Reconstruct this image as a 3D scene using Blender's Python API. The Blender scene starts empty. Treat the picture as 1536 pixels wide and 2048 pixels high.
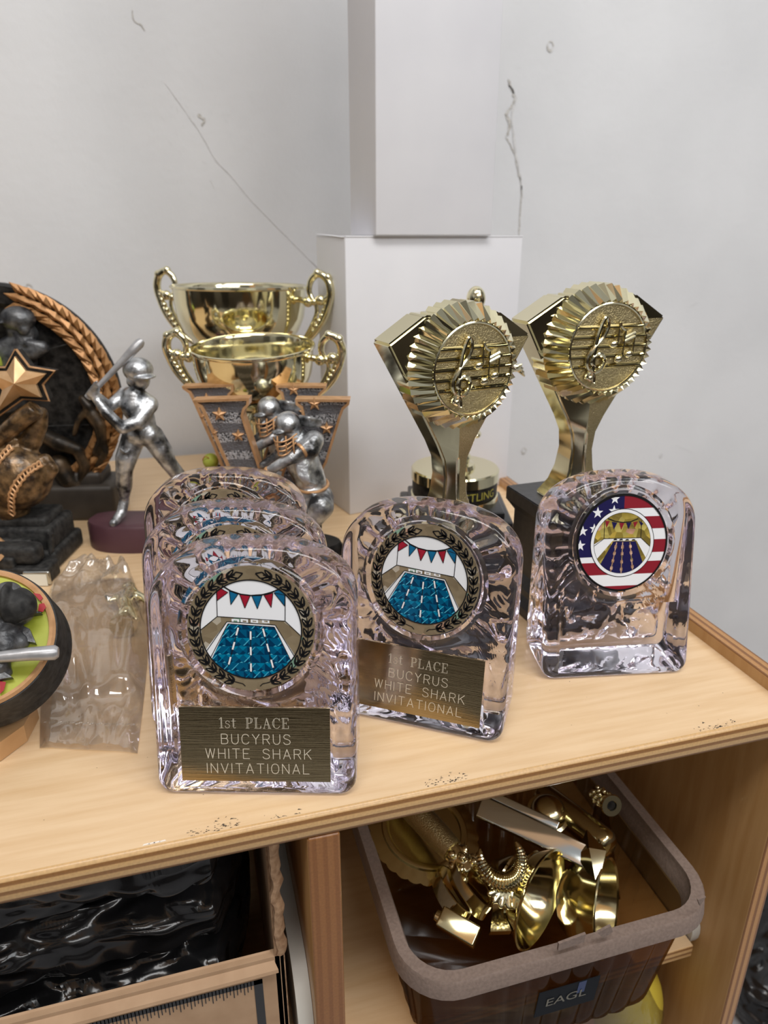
import bpy, bmesh, math, random
from mathutils import Vector, Matrix, noise

SC = bpy.context.scene
COL = SC.collection
PI = math.pi
R_ = math.radians

# ------------------------------------------------------------------ camera
FPX = 1420.0                       # focal length in pixels of the 1536x2048 frame
PITCH = math.atan((1024 - 470) / FPX)
YAW = R_(15.6)
EYE = 0.221                        # eye height over the cabinet top (z = 0)
cam = bpy.data.objects.new('camera', bpy.data.cameras.new('camera'))
COL.objects.link(cam)
cam.location = (0, 0, EYE)
cam.rotation_euler = (PI / 2 - PITCH, 0, -YAW)
cam.data.sensor_fit = 'HORIZONTAL'
cam.data.sensor_width = 36
cam.data.lens = FPX / 1536 * 36
cam.data.clip_start = 0.01
cam.data.dof.use_dof = True
cam.data.dof.focus_distance = 0.32
cam.data.dof.aperture_fstop = 17
SC.camera = cam
SC.view_settings.view_transform = 'Standard'
SC.view_settings.look = 'None'
SC.view_settings.exposure = 0.12
SC.view_settings.gamma = 1
SC.view_settings.use_curve_mapping = False
cy = SC.cycles
cy.max_bounces = 18
cy.transmission_bounces = 18
cy.glossy_bounces = 8
cy.diffuse_bounces = 4
cy.transparent_max_bounces = 24
cy.sample_clamp_indirect = 6
cy.blur_glossy = 0.6

# ------------------------------------------------------------------ world: a shop room around the shelf
wd = bpy.data.worlds.new('room')
SC.world = wd
wd.use_nodes = True
nt = wd.node_tree
nt.nodes.clear()
def wn(t, **k):
    n = nt.nodes.new(t)
    for a, b in k.items():
        setattr(n, a, b)
    return n
tc = wn('ShaderNodeTexCoord')
sep = wn('ShaderNodeSeparateXYZ')
nt.links.new(tc.outputs['Generated'], sep.inputs[0])
mr = wn('ShaderNodeMapRange')
mr.inputs['From Min'].default_value = -1
mr.inputs['From Max'].default_value = 1
nt.links.new(sep.outputs['Z'], mr.inputs['Value'])
rp = wn('ShaderNodeValToRGB')
for e in list(rp.color_ramp.elements)[1:]:
    rp.color_ramp.elements.remove(e)
for i, (p, c) in enumerate([(0.0, (.06, .05, .045)), (.40, (.05, .042, .036)), (.50, (.14, .125, .11)),
                            (.58, (.30, .29, .28)), (.70, (.62, .62, .62)), (1.0, (.85, .85, .86))]):
    e = rp.color_ramp.elements[0] if i == 0 else rp.color_ramp.elements.new(p)
    e.position = p
    e.color = (*c, 1)
nt.links.new(mr.outputs[0], rp.inputs[0])
vor = wn('ShaderNodeTexVoronoi')
vor.inputs['Scale'].default_value = 4.5
nt.links.new(tc.outputs['Generated'], vor.inputs['Vector'])
rp2 = wn('ShaderNodeValToRGB')
rp2.color_ramp.interpolation = 'CONSTANT'
for i, (p, c) in enumerate([(0, (.12, .11, .10)), (.34, (.55, .5, .45)), (.52, (1, 1, 1)), (.68, (1.0, .55, .25)), (.76, (.5, .52, .55)), (.88, (1.4, 1.4, 1.35))]):
    e = rp2.color_ramp.elements[i] if i < 2 else rp2.color_ramp.elements.new(p)
    e.position = p
    e.color = (*c, 1)
nt.links.new(vor.outputs['Color'], rp2.inputs[0])
mx = wn('ShaderNodeMix', data_type='RGBA', blend_type='MULTIPLY')
mx.inputs['Factor'].default_value = .85
nt.links.new(rp.outputs[0], mx.inputs['A'])
nt.links.new(rp2.outputs[0], mx.inputs['B'])
bg = wn('ShaderNodeBackground')
bg.inputs['Strength'].default_value = 0.75
nt.links.new(mx.outputs['Result'], bg.inputs['Color'])
out = wn('ShaderNodeOutputWorld')
nt.links.new(bg.outputs[0], out.inputs[0])

# ------------------------------------------------------------------ ceiling lamps of the shop, and an added front fill
def area(name, loc, target, sx, sy, power, color=(1, 1, 1)):
    L = bpy.data.lights.new(name, 'AREA')
    L.shape = 'RECTANGLE'
    L.size, L.size_y = sx, sy
    L.energy = power
    L.color = color
    o = bpy.data.objects.new(name, L)
    COL.objects.link(o)
    o.location = loc
    o.rotation_euler = (Vector(target) - Vector(loc)).to_track_quat('-Z', 'Y').to_euler()
    return o
area('ceiling_and_fill_light', (0.55, -1.40, 1.35), (.25, .60, 0), 1.2, .35, 11, (1, .99, .975))  # added front fill to brighten compartments and wall, no known lamp
area('ceiling_and_fill_light', (0.0, -0.30, 1.55), (.0, .40, 0), 1.2, .35, 13.5, (1, .99, .975))
area('ceiling_and_fill_light', (1.10, -0.55, 1.35), (.7, .78, -.10), .35, 1.2, 8, (.95, .98, 1.0))

# ------------------------------------------------------------------ pixel helpers (1536x2048 frame)
FW = Vector((math.sin(YAW), math.cos(YAW), 0))
RT = Vector((math.cos(YAW), -math.sin(YAW), 0))
CAM = Vector((0, 0, EYE))
def ray(x, y):
    u, v = (x - 768) / FPX, (y - 1024) / FPX
    return RT * u + FW * (math.cos(PITCH) - v * math.sin(PITCH)) - Vector((0, 0, math.sin(PITCH) + v * math.cos(PITCH)))
def at(x, y, w):                    # point on that line of sight, w metres ahead
    d = ray(x, y)
    return CAM + d * (w / d.dot(FW))
def onz(x, y, z=0.0):               # where it meets a level plane
    d = ray(x, y)
    return CAM + d * ((z - EYE) / d.z)

# ------------------------------------------------------------------ materials
def mat(name, color=(.8, .8, .8), rough=.5, metal=0.0, coat=0.0, trans=0.0, ior=1.5, alpha=1.0,
        n_scale=0, n_amt=0.0, n_stretch=(1, 1, 1), color2=None, bump=0.0, b_scale=None, spec=.5, n_detail=4, lo=.35, hi=.65):
    m = bpy.data.materials.new(name)
    m.use_nodes = True
    t = m.node_tree
    b = t.nodes['Principled BSDF']
    b.inputs['Base Color'].default_value = (*color, 1)
    b.inputs['Roughness'].default_value = rough
    b.inputs['Metallic'].default_value = metal
    b.inputs['Coat Weight'].default_value = coat
    b.inputs['Coat Roughness'].default_value = .08
    b.inputs['Transmission Weight'].default_value = trans
    b.inputs['IOR'].default_value = ior
    b.inputs['Alpha'].default_value = alpha
    b.inputs['Specular IOR Level'].default_value = spec
    if n_scale:
        c = t.nodes.new('ShaderNodeTexCoord')
        mp = t.nodes.new('ShaderNodeMapping')
        mp.inputs['Scale'].default_value = n_stretch
        t.links.new(c.outputs['Object'], mp.inputs[0])
        n = t.nodes.new('ShaderNodeTexNoise')
        n.inputs['Scale'].default_value = n_scale
        n.inputs['Detail'].default_value = n_detail
        t.links.new(mp.outputs[0], n.inputs['Vector'])
        if color2:
            r = t.nodes.new('ShaderNodeValToRGB')
            r.color_ramp.elements[0].position = lo
            r.color_ramp.elements[1].position = hi
            r.color_ramp.elements[0].color = (*color, 1)
            r.color_ramp.elements[1].color = (*color2, 1)
            t.links.new(n.outputs['Fac'], r.inputs[0])
            t.links.new(r.outputs[0], b.inputs['Base Color'])
        if bump:
            h = n
            if b_scale:
                h = t.nodes.new('ShaderNodeTexNoise')
                h.inputs['Scale'].default_value = b_scale
                t.links.new(mp.outputs[0], h.inputs['Vector'])
            bp = t.nodes.new('ShaderNodeBump')
            bp.inputs['Strength'].default_value = bump
            bp.inputs['Distance'].default_value = .001
            t.links.new(h.outputs['Fac'], bp.inputs['Height'])
            t.links.new(bp.outputs[0], b.inputs['Normal'])
    return m

def ply_edge(name, axis, period, dim=(1, 1, 1), con=1.0):
    """plywood end: thin layers of two browns stacked along one axis"""
    m = mat(name, rough=.4, coat=.25)
    t = m.node_tree
    b = t.nodes['Principled BSDF']
    c = t.nodes.new('ShaderNodeTexCoord')
    s = t.nodes.new('ShaderNodeSeparateXYZ')
    t.links.new(c.outputs['Object'], s.inputs[0])
    n = t.nodes.new('ShaderNodeTexNoise')
    n.inputs['Scale'].default_value = 9
    t.links.new(c.outputs['Object'], n.inputs['Vector'])
    a = t.nodes.new('ShaderNodeMath')
    a.operation = 'MULTIPLY_ADD'
    a.inputs[1].default_value = .0012
    t.links.new(n.outputs['Fac'], a.inputs[0])
    t.links.new(s.outputs[axis], a.inputs[2])
    d = t.nodes.new('ShaderNodeMath')
    d.operation = 'DIVIDE'
    d.inputs[1].default_value = period
    t.links.new(a.outputs[0], d.inputs[0])
    p = t.nodes.new('ShaderNodeMath')
    p.operation = 'FRACT'
    t.links.new(d.outputs[0], p.inputs[0])
    r = t.nodes.new('ShaderNodeValToRGB')
    e = r.color_ramp.elements
    e[0].position, e[0].color = 0.0, (.33, .16, .055, 1)
    e[1].position, e[1].color = 1.0, (.40, .20, .07, 1)
    for q, col in ((.34, (.30, .14, .045, 1)), (.42, (.72, .46, .21, 1)), (.88, (.70, .43, .18, 1))):
        k = e.new(q)
        k.color = col
    t.links.new(p.outputs[0], r.inputs[0])
    for e_ in r.color_ramp.elements:
        c_ = e_.color
        m_ = (.5, .28, .115)
        e_.color = tuple((m_[i] + (c_[i] - m_[i]) * con) * dim[i] for i in range(3)) + (1,)
    g = t.nodes.new('ShaderNodeTexNoise')
    g.inputs['Scale'].default_value = 900
    t.links.new(c.outputs['Object'], g.inputs['Vector'])
    mxx = t.nodes.new('ShaderNodeMix')
    mxx.data_type = 'RGBA'
    mxx.blend_type = 'MULTIPLY'
    mxx.inputs['Factor'].default_value = .35
    t.links.new(r.outputs[0], mxx.inputs['A'])
    t.links.new(g.outputs['Fac'], mxx.inputs['B'])
    t.links.new(mxx.outputs['Result'], b.inputs['Base Color'])
    return m

def film(name, tint=(1, 1, 1), gloss=.18, rough=.08, milk=.0, bump=.0, scale=60, haze=(.75, .73, .68), shine=.55, ridge=False):
    """thin clear plastic: lets light through, shines at its creases"""
    m = bpy.data.materials.new(name)
    m.use_nodes = True
    t = m.node_tree
    t.nodes.clear()
    o = t.nodes.new('ShaderNodeOutputMaterial')
    tr = t.nodes.new('ShaderNodeBsdfTransparent')
    tr.inputs[0].default_value = (*tint, 1)
    gl = t.nodes.new('ShaderNodeBsdfGlossy')
    gl.inputs['Roughness'].default_value = rough
    gl.inputs['Color'].default_value = (.95, .95, .95, 1)
    df = t.nodes.new('ShaderNodeBsdfDiffuse')
    df.inputs[0].default_value = (*haze, 1)
    m1 = t.nodes.new('ShaderNodeMixShader')
    m1.inputs[0].default_value = milk
    t.links.new(tr.outputs[0], m1.inputs[1])
    t.links.new(df.outputs[0], m1.inputs[2])
    lw = t.nodes.new('ShaderNodeLayerWeight')
    lw.inputs[0].default_value = .35
    ma = t.nodes.new('ShaderNodeMath')
    ma.operation = 'MULTIPLY_ADD'
    ma.use_clamp = True
    ma.inputs[1].default_value = shine
    ma.inputs[2].default_value = gloss
    t.links.new(lw.outputs['Fresnel'], ma.inputs[0])
    m2 = t.nodes.new('ShaderNodeMixShader')
    t.links.new(ma.outputs[0], m2.inputs[0])
    t.links.new(m1.outputs[0], m2.inputs[1])
    t.links.new(gl.outputs[0], m2.inputs[2])
    if bump:
        c = t.nodes.new('ShaderNodeTexCoord')
        n = t.nodes.new('ShaderNodeTexNoise')
        n.inputs['Scale'].default_value = scale
        n.inputs['Detail'].default_value = 3
        n.inputs['Distortion'].default_value = 1.2
        if ridge:
            n.noise_type = 'RIDGED_MULTIFRACTAL'
        t.links.new(c.outputs['Object'], n.inputs['Vector'])
        bp = t.nodes.new('ShaderNodeBump')
        bp.inputs['Strength'].default_value = bump
        bp.inputs['Distance'].default_value = .004
        t.links.new(n.outputs['Fac'], bp.inputs['Height'])
        t.links.new(bp.outputs[0], gl.inputs['Normal'])
        t.links.new(bp.outputs[0], lw.inputs['Normal'])
    t.links.new(m2.outputs[0], o.inputs[0])
    return m

def foil(name, cols, scale, rough=.22, metric='EUCLIDEAN', tilt=.5, metal=.45):
    """prismatic foil: facets of several colours, each tipped its own way"""
    m = mat(name, rough=rough, metal=metal)
    t = m.node_tree
    b = t.nodes['Principled BSDF']
    c = t.nodes.new('ShaderNodeTexCoord')
    v = t.nodes.new('ShaderNodeTexVoronoi')
    v.distance = metric
    v.inputs['Scale'].default_value = scale
    t.links.new(c.outputs['Object'], v.inputs['Vector'])
    s = t.nodes.new('ShaderNodeSeparateColor')
    t.links.new(v.outputs['Color'], s.inputs[0])
    r = t.nodes.new('ShaderNodeValToRGB')
    r.color_ramp.interpolation = 'CONSTANT'
    for i, (p, k) in enumerate(cols):
        e = r.color_ramp.elements[i] if i < 2 else r.color_ramp.elements.new(p)
        e.position = p
        e.color = (*k, 1)
    t.links.new(s.outputs[0], r.inputs[0])
    t.links.new(r.outputs[0], b.inputs['Base Color'])
    bp = t.nodes.new('ShaderNodeBump')
    bp.inputs['Strength'].default_value = tilt
    bp.inputs['Distance'].default_value = .002
    t.links.new(v.outputs['Distance'], bp.inputs['Height'])
    t.links.new(bp.outputs[0], b.inputs['Normal'])
    return m

M = {}
M['plaster'] = mat('wall_plaster', (.69, .70, .715), .75, n_scale=7, color2=(.75, .76, .775), bump=.25, b_scale=160, n_detail=6)
M['chip'] = mat('wall_chip', (.42, .40, .37), .9, n_scale=300, color2=(.66, .65, .62))
M['scuff'] = mat('wall_scuff', (.60, .60, .595), .85, n_scale=260, color2=(.72, .72, .72))
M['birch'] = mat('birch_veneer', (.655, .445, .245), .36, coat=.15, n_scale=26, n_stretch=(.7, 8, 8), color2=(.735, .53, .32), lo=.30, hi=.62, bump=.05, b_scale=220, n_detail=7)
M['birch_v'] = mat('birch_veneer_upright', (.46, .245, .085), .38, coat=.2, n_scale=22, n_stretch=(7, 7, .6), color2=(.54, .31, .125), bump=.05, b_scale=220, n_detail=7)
M['ply_z'] = ply_edge('plywood_edge', 2, .0042)
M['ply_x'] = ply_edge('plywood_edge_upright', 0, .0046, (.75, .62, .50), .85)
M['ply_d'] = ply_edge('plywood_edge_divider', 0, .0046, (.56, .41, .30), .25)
M['floor'] = mat('concrete', (.30, .31, .33), .6, n_scale=14, color2=(.45, .46, .48), bump=.2, n_detail=8)
M['ink'] = mat('black_scuff', (.03, .028, .026), .7)
M['dust'] = mat('pale_chip', (.86, .80, .72), .7)
M['glass'] = mat('lavender_acrylic', (.972, .955, .99), .02, trans=1.0, ior=1.46)
_t = M['glass'].node_tree
_v = _t.nodes.new('ShaderNodeVolumeAbsorption')
_v.inputs['Color'].default_value = (.83, .76, .97, 1)
_v.inputs['Density'].default_value = 7
_t.links.new(_v.outputs[0], _t.nodes['Material Output'].inputs['Volume'])
M['bat_grey'] = mat('bat_grey', (.34, .34, .35), .35, metal=.5, n_scale=130, color2=(.48, .48, .49), bump=.2)
M['brass'] = mat('brushed_brass', (.42, .335, .19), .14, metal=1, n_scale=90, n_stretch=(.6, 30, 30), color2=(.52, .42, .25), bump=.05)
M['engrave'] = mat('engraved_line', (.86, .80, .66), .45, metal=.3)
M['gold'] = mat('gold_plate', (.83, .77, .52), .10, metal=1)
M['gold_soft'] = mat('gold_satin', (.50, .41, .215), .34, metal=1, n_scale=1400, bump=.5, color2=(.62, .52, .29))
M['gold_dark'] = mat('old_gold', (.66, .59, .36), .14, metal=1)
M['silver'] = mat('silver_plate', (.62, .64, .62), .12, metal=1)
M['pewter'] = mat('pewter_resin', (.045, .047, .05), .36, metal=.75, n_scale=95, color2=(.66, .68, .70), lo=.36, hi=.60, bump=.55, b_scale=300)
M['pewter_dark'] = mat('dark_pewter', (.035, .036, .04), .42, metal=.5, n_scale=120, color2=(.17, .175, .18), bump=.5, b_scale=350)
M['bronze'] = mat('bronze_paint', (.52, .285, .13), .38, metal=.35, n_scale=160, color2=(.66, .38, .19), bump=.15)
M['antique'] = mat('antique_bronze', (.035, .02, .009), .34, metal=.4, n_scale=170, color2=(.30, .18, .08), bump=.4, b_scale=420, coat=.3, lo=.36, hi=.72, n_detail=7)
M['laurel'] = mat('laurel_bronze', (.30, .145, .05), .4, metal=.4, n_scale=120, color2=(.44, .23, .09))
M['star'] = mat('copper_gold', (.60, .36, .17), .3, metal=.55, n_scale=120, color2=(.70, .45, .24), bump=.1)
M['black'] = mat('black_resin', (.006, .0058, .0058), .45, spec=.18, n_scale=200, color2=(.03, .028, .026), bump=.12)
M['black_plastic'] = mat('black_plastic', (.016, .016, .018), .3, n_scale=300, color2=(.028, .028, .032), bump=.1)
M['charcoal'] = mat('charcoal_resin', (.013, .013, .013), .6, spec=.3, n_scale=250, color2=(.042, .041, .039), bump=.4)
M['maroon'] = mat('maroon_plastic', (.075, .030, .040), .42, n_scale=40, color2=(.095, .042, .052))
M['lime'] = mat('lime_paint', (.33, .37, .02), .5, n_scale=90, color2=(.44, .48, .045), bump=.2)
M['ball'] = mat('softball_green', (.36, .42, .04), .6, n_scale=200, color2=(.45, .5, .08))
M['red'] = mat('red_paint', (.36, .008, .016), .45, spec=.3)
M['white'] = mat('white_card', (.73, .73, .765), .55, n_scale=12, color2=(.78, .78, .81), bump=.08, b_scale=80)
M['paper'] = mat('cream_label', (.85, .84, .74), .5)
M['print_white'] = mat('print_white', (.86, .88, .91), .3, coat=.3)
M['print_black'] = mat('print_black', (.006, .006, .007), .35, coat=.3)
M['print_red'] = mat('print_red', (.36, .012, .03), .3, metal=.3, n_scale=180, color2=(.5, .02, .05))
M['print_blue'] = mat('print_blue', (.006, .12, .28), .3, metal=.3, n_scale=180, color2=(.01, .2, .4))
M['print_navy'] = mat('print_navy', (.012, .010, .075), .3, coat=.3)
M['print_flagred'] = mat('print_flag_red', (.26, .015, .028), .3, coat=.3)
M['foil_tan'] = foil('prism_foil_tan', [(0, (.35, .275, .17)), (.5, (.40, .32, .20)), (.80, (.70, .63, .50)), (.9, (.34, .56, .42)), (.95, (.72, .46, .32))], 230, tilt=.25)
M['foil_gold'] = foil('prism_foil_gold', [(0, (.33, .25, .06)), (.3, (.52, .40, .08)), (.55, (.70, .58, .16)), (.75, (.24, .22, .08)), (.85, (.85, .62, .12)), (.94, (.75, .42, .28))], 230, tilt=.4)
M['foil_copper'] = foil('prism_foil_copper', [(0, (.62, .36, .22)), (.5, (.85, .55, .38)), (.8, (.35, .26, .12))], 500, tilt=.3)
M['prism_dark'] = mat('prism_dark', (.0, .055, .15), .25, metal=.4)
M['prism_mid'] = mat('prism_mid', (.0, .14, .30), .25, metal=.4)
M['prism_bright'] = mat('prism_bright', (.0, .29, .52), .22, metal=.4)
M['prism_cyan'] = mat('prism_cyan', (.10, .60, .82), .2, metal=.3)
M['foil_blue'] = foil('prism_foil_blue', [(0, (.0, .055, .14)), (.3, (.0, .14, .30)), (.58, (.0, .25, .46)), (.8, (.02, .42, .66)), (.93, (.10, .62, .85))], 380, metric='MANHATTAN', tilt=.6)
M['taupe'] = mat('taupe_tape', (.185, .135, .11), .6, n_scale=600, color2=(.23, .17, .14), bump=.2)
M['amber'] = film('smoked_amber_plastic', (.40, .27, .13), .01, .12, milk=.10, haze=(.16, .09, .035), shine=.16)
M['bag'] = film('clear_bag', (.94, .915, .87), .09, .06, milk=.12, bump=.6, scale=26, ridge=True)
M['wrap'] = film('clear_wrap', (.86, .86, .87), .05, .10, milk=.015, bump=.9, scale=50)
M['black_bag'] = mat('black_bag', (.006, .006, .0065), .16, n_scale=24, n_stretch=(.55, 1, 1.6), color2=(.011, .011, .012), spec=.45)
_t = M['black_bag'].node_tree
_n = _t.nodes.new('ShaderNodeTexNoise')
_n.noise_type = 'RIDGED_MULTIFRACTAL'
_n.inputs['Scale'].default_value = 48
_n.inputs['Detail'].default_value = 4
_n.inputs['Distortion'].default_value = .8
_t.links.new(_t.nodes['Mapping'].outputs[0], _n.inputs['Vector'])
_b = _t.nodes.new('ShaderNodeBump')
_b.inputs['Strength'].default_value = 1.0
_b.inputs['Distance'].default_value = .010
_t.links.new(_n.outputs['Fac'], _b.inputs['Height'])
_t.links.new(_b.outputs[0], _t.nodes['Principled BSDF'].inputs['Normal'])
M['kraft'] = mat('kraft_card', (.40, .255, .15), .75, n_scale=60, color2=(.47, .31, .19), bump=.15)
M['kraft_edge'] = mat('kraft_edge', (.26, .15, .08), .85, n_scale=300, color2=(.42, .27, .16))
M['bracket'] = mat('white_plastic', (.62, .61, .56), .45)
M['yellow'] = mat('yellow_plastic', (.58, .45, .05), .45)
M['grey'] = mat('grey_cloth', (.16, .155, .15), .8)
M['label_blue'] = mat('label_blue', (.01, .03, .12), .4)

# V letter face: hammered bands
def v_face_mat():
    m = mat('banded_pewter', rough=.45, metal=.6)
    t = m.node_tree
    b = t.nodes['Principled BSDF']
    c = t.nodes.new('ShaderNodeTexCoord')
    w = t.nodes.new('ShaderNodeTexWave')
    w.bands_direction = 'Z'
    w.inputs['Scale'].default_value = 26
    w.inputs['Distortion'].default_value = 2.2
    w.inputs['Detail Scale'].default_value = .8
    t.links.new(c.outputs['Object'], w.inputs['Vector'])
    n = t.nodes.new('ShaderNodeTexNoise')
    n.inputs['Scale'].default_value = 900
    t.links.new(c.outputs['Object'], n.inputs['Vector'])
    r = t.nodes.new('ShaderNodeValToRGB')
    r.color_ramp.elements[0].position, r.color_ramp.elements[0].color = .36, (.05, .052, .058, 1)
    r.color_ramp.elements[1].position, r.color_ramp.elements[1].color = .58, (.62, .63, .66, 1)
    t.links.new(n.outputs['Fac'], r.inputs[0])
    mm = t.nodes.new('ShaderNodeMix')
    mm.data_type = 'RGBA'
    r2 = t.nodes.new('ShaderNodeValToRGB')
    r2.color_ramp.elements[0].position, r2.color_ramp.elements[1].position = .45, .55
    t.links.new(w.outputs['Fac'], r2.inputs[0])
    t.links.new(r2.outputs[0], mm.inputs['Factor'])
    mm.inputs['A'].default_value = (.20, .20, .215, 1)
    t.links.new(r.outputs[0], mm.inputs['B'])
    t.links.new(mm.outputs['Result'], b.inputs['Base Color'])
    bp = t.nodes.new('ShaderNodeBump')
    bp.inputs['Strength'].default_value = .6
    bp.inputs['Distance'].default_value = .001
    t.links.new(n.outputs['Fac'], bp.inputs['Height'])
    t.links.new(bp.outputs[0], b.inputs['Normal'])
    return m
M['v_face'] = v_face_mat()

# ------------------------------------------------------------------ building helpers
class Thing:
    """an Empty at a thing's base; parts hang below it"""
    def __init__(s, name, label, cat, loc=(0, 0, 0), rz=0.0, group=None):
        o = bpy.data.objects.new(name, None)
        o.empty_display_size = .01
        COL.objects.link(o)
        o.location = loc
        o.rotation_euler = (0, 0, rz)
        o['label'], o['category'] = label, cat
        if group:
            o['group'] = group
        s.o = o
        s.M = Matrix.Translation(Vector(loc)) @ Matrix.Rotation(rz, 4, 'Z')
        s.I = s.M.inverted()
    def l(s, p):
        return s.I @ Vector(p)
    def px(s, x, y, w):
        return s.I @ at(x, y, w)

def link(name, bm_or_me, mats, parent=None, smooth=True, angle=40, world=None):
    if isinstance(bm_or_me, bmesh.types.BMesh):
        bm = bm_or_me
        if world is not None:
            bm.transform(world.I)
        bmesh.ops.recalc_face_normals(bm, faces=bm.faces[:])
        me = bpy.data.meshes.new(name)
        bm.to_mesh(me)
        bm.free()
    else:
        me = bm_or_me
    me.name = name
    for k, m in enumerate(mats if isinstance(mats, (list, tuple)) else [mats]):
        m = M[m] if isinstance(m, str) else m
        if k < len(me.materials):
            me.materials[k] = m
        else:
            me.materials.append(m)
    if smooth:
        me.polygons.foreach_set('use_smooth', [True] * len(me.polygons))
        if angle < 180:
            me.set_sharp_from_angle(angle=R_(angle))
    o = bpy.data.objects.new(name, me)
    COL.objects.link(o)
    if parent is not None:
        o.parent = parent.o if isinstance(parent, Thing) else parent
    return o

def tag(o, label, cat, group=None):
    o['label'], o['category'] = label, cat
    if group:
        o['group'] = group
    return o
def struct(o):
    o['kind'] = 'structure'
    return o

def dup(root, loc, rz, label, name=None):
    r = root.copy()
    COL.objects.link(r)
    r.location = loc
    r.rotation_euler = (0, 0, rz)
    r['label'] = label
    def rec(a, b):
        for ch in list(a.children):
            c = ch.copy()
            COL.objects.link(c)
            c.parent = b
            rec(ch, c)
    rec(root, r)
    return r

def NB():
    return bmesh.new()
def setmat(faces, i):
    for f in faces:
        f.material_index = i
def box(bm, lo, hi, mi=0, bev=0.0, M_=None):
    r = bmesh.ops.create_cube(bm, size=1)
    vs = r['verts']
    lo, hi = Vector(lo), Vector(hi)
    for v in vs:
        v.co = Vector(((lo[k] + hi[k]) / 2 + v.co[k] * (hi[k] - lo[k]) for k in range(3)))
    fs = list({f for v in vs for f in v.link_faces})
    if bev:
        es = list({e for v in vs for e in v.link_edges})
        rb = bmesh.ops.bevel(bm, geom=es, offset=bev, segments=3, profile=.5, affect='EDGES')
        fs = list({f for f in rb['faces']} | {f for f in fs if f.is_valid})
        vs = list({v for f in fs for v in f.verts})
    setmat(fs, mi)
    if M_ is not None:
        for v in vs:
            v.co = M_ @ v.co
    return vs, fs
def prism(bm, pts, a, b, mi=0, mside=None):
    """closed outline pts (3-D) swept from offset a to offset b (vectors)"""
    a, b = Vector(a), Vector(b)
    A = [bm.verts.new(Vector(p) + a) for p in pts]
    B = [bm.verts.new(Vector(p) + b) for p in pts]
    fs = [bm.faces.new(A), bm.faces.new(B[::-1])]
    setmat(fs, mi)
    n = len(pts)
    sd = [bm.faces.new((A[i], B[i], B[(i + 1) % n], A[(i + 1) % n])) for i in range(n)]
    setmat(sd, mi if mside is None else mside)
    return fs + sd
def poly(bm, pts, mi=0):
    f = bm.faces.new([bm.verts.new(Vector(p)) for p in pts])
    f.material_index = mi
    return f
def lathe(bm, prof, n=48, mi=0, M_=None, closed=False):
    rings = []
    M_ = M_ or Matrix.Identity(4)
    for r, z in prof:
        if abs(r) < 1e-7:
            rings.append([bm.verts.new(M_ @ Vector((0, 0, z)))])
        else:
            rings.append([bm.verts.new(M_ @ Vector((r * math.cos(2 * PI * i / n), r * math.sin(2 * PI * i / n), z))) for i in range(n)])
    fs = []
    rr = list(zip(rings, rings[1:]))
    if closed:
        rr.append((rings[-1], rings[0]))
    for A, B in rr:
        for i in range(n):
            j = (i + 1) % n
            if len(A) == 1 and len(B) == 1:
                continue
            if len(A) == 1:
                fs.append(bm.faces.new((A[0], B[i], B[j])))
            elif len(B) == 1:
                fs.append(bm.faces.new((A[i], A[j], B[0])))
            else:
                fs.append(bm.faces.new((A[i], A[j], B[j], B[i])))
    setmat(fs, mi)
    return fs
def catmull(pts, k=6):
    P = [Vector(p) for p in pts]
    if len(P) < 3:
        return P
    Q = [P[0] * 2 - P[1]] + P + [P[-1] * 2 - P[-2]]
    o = []
    for i in range(1, len(Q) - 2):
        a, b, c, d = Q[i - 1:i + 3]
        for j in range(k):
            t = j / k
            o.append(.5 * ((2 * b) + (c - a) * t + (2 * a - 5 * b + 4 * c - d) * t * t + (-a + 3 * b - 3 * c + d) * t ** 3))
    o.append(P[-1])
    return o
def tube(bm, pts, rad, n=10, mi=0, cap=True, sc=(1, 1)):
    P = [Vector(p) for p in pts]
    rad = rad if isinstance(rad, (list, tuple)) else [rad] * len(P)
    if len(rad) != len(P):
        m = len(rad) - 1
        rr = []
        for i in range(len(P)):
            t = i / (len(P) - 1) * m
            k = min(int(t), m - 1)
            rr.append(rad[k] + (rad[k + 1] - rad[k]) * (t - k))
        rad = rr
    rings = []
    up = None
    for i, p in enumerate(P):
        d = (P[min(i + 1, len(P) - 1)] - P[max(i - 1, 0)]).normalized()
        if up is None:
            up = d.orthogonal().normalized()
        up = (up - d * up.dot(d)).normalized()
        s = d.cross(up)
        rings.append([bm.verts.new(p + (up * math.cos(2 * PI * k / n) * sc[0] + s * math.sin(2 * PI * k / n) * sc[1]) * rad[i]) for k in range(n)])
    fs = []
    for A, B in zip(rings, rings[1:]):
        for k in range(n):
            fs.append(bm.faces.new((A[k], A[(k + 1) % n], B[(k + 1) % n], B[k])))
    if cap:
        fs.append(bm.faces.new(rings[0][::-1]))
        fs.append(bm.faces.new(rings[-1]))
    setmat(fs, mi)
    return fs
def ball(bm, c, r, mi=0, seg=20, rot=None):
    r = (r, r, r) if not isinstance(r, (tuple, list)) else r
    q = bmesh.ops.create_uvsphere(bm, u_segments=seg, v_segments=max(8, seg * 2 // 3), radius=1)
    rot = rot or Matrix.Identity(3)
    for v in q['verts']:
        v.co = Vector(c) + rot @ Vector((v.co.x * r[0], v.co.y * r[1], v.co.z * r[2]))
    fs = list({f for v in q['verts'] for f in v.link_faces})
    setmat(fs, mi)
    return fs
def limb(bm, pts, rad, n=12):
    """rounded tapering limb with ball joints"""
    P = [Vector(p) for p in pts]
    for i, p in enumerate(P):
        ball(bm, p, rad[i], seg=14)
    for i in range(len(P) - 1):
        tube(bm, [P[i], P[i + 1]], [rad[i], rad[i + 1]], n)
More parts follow.
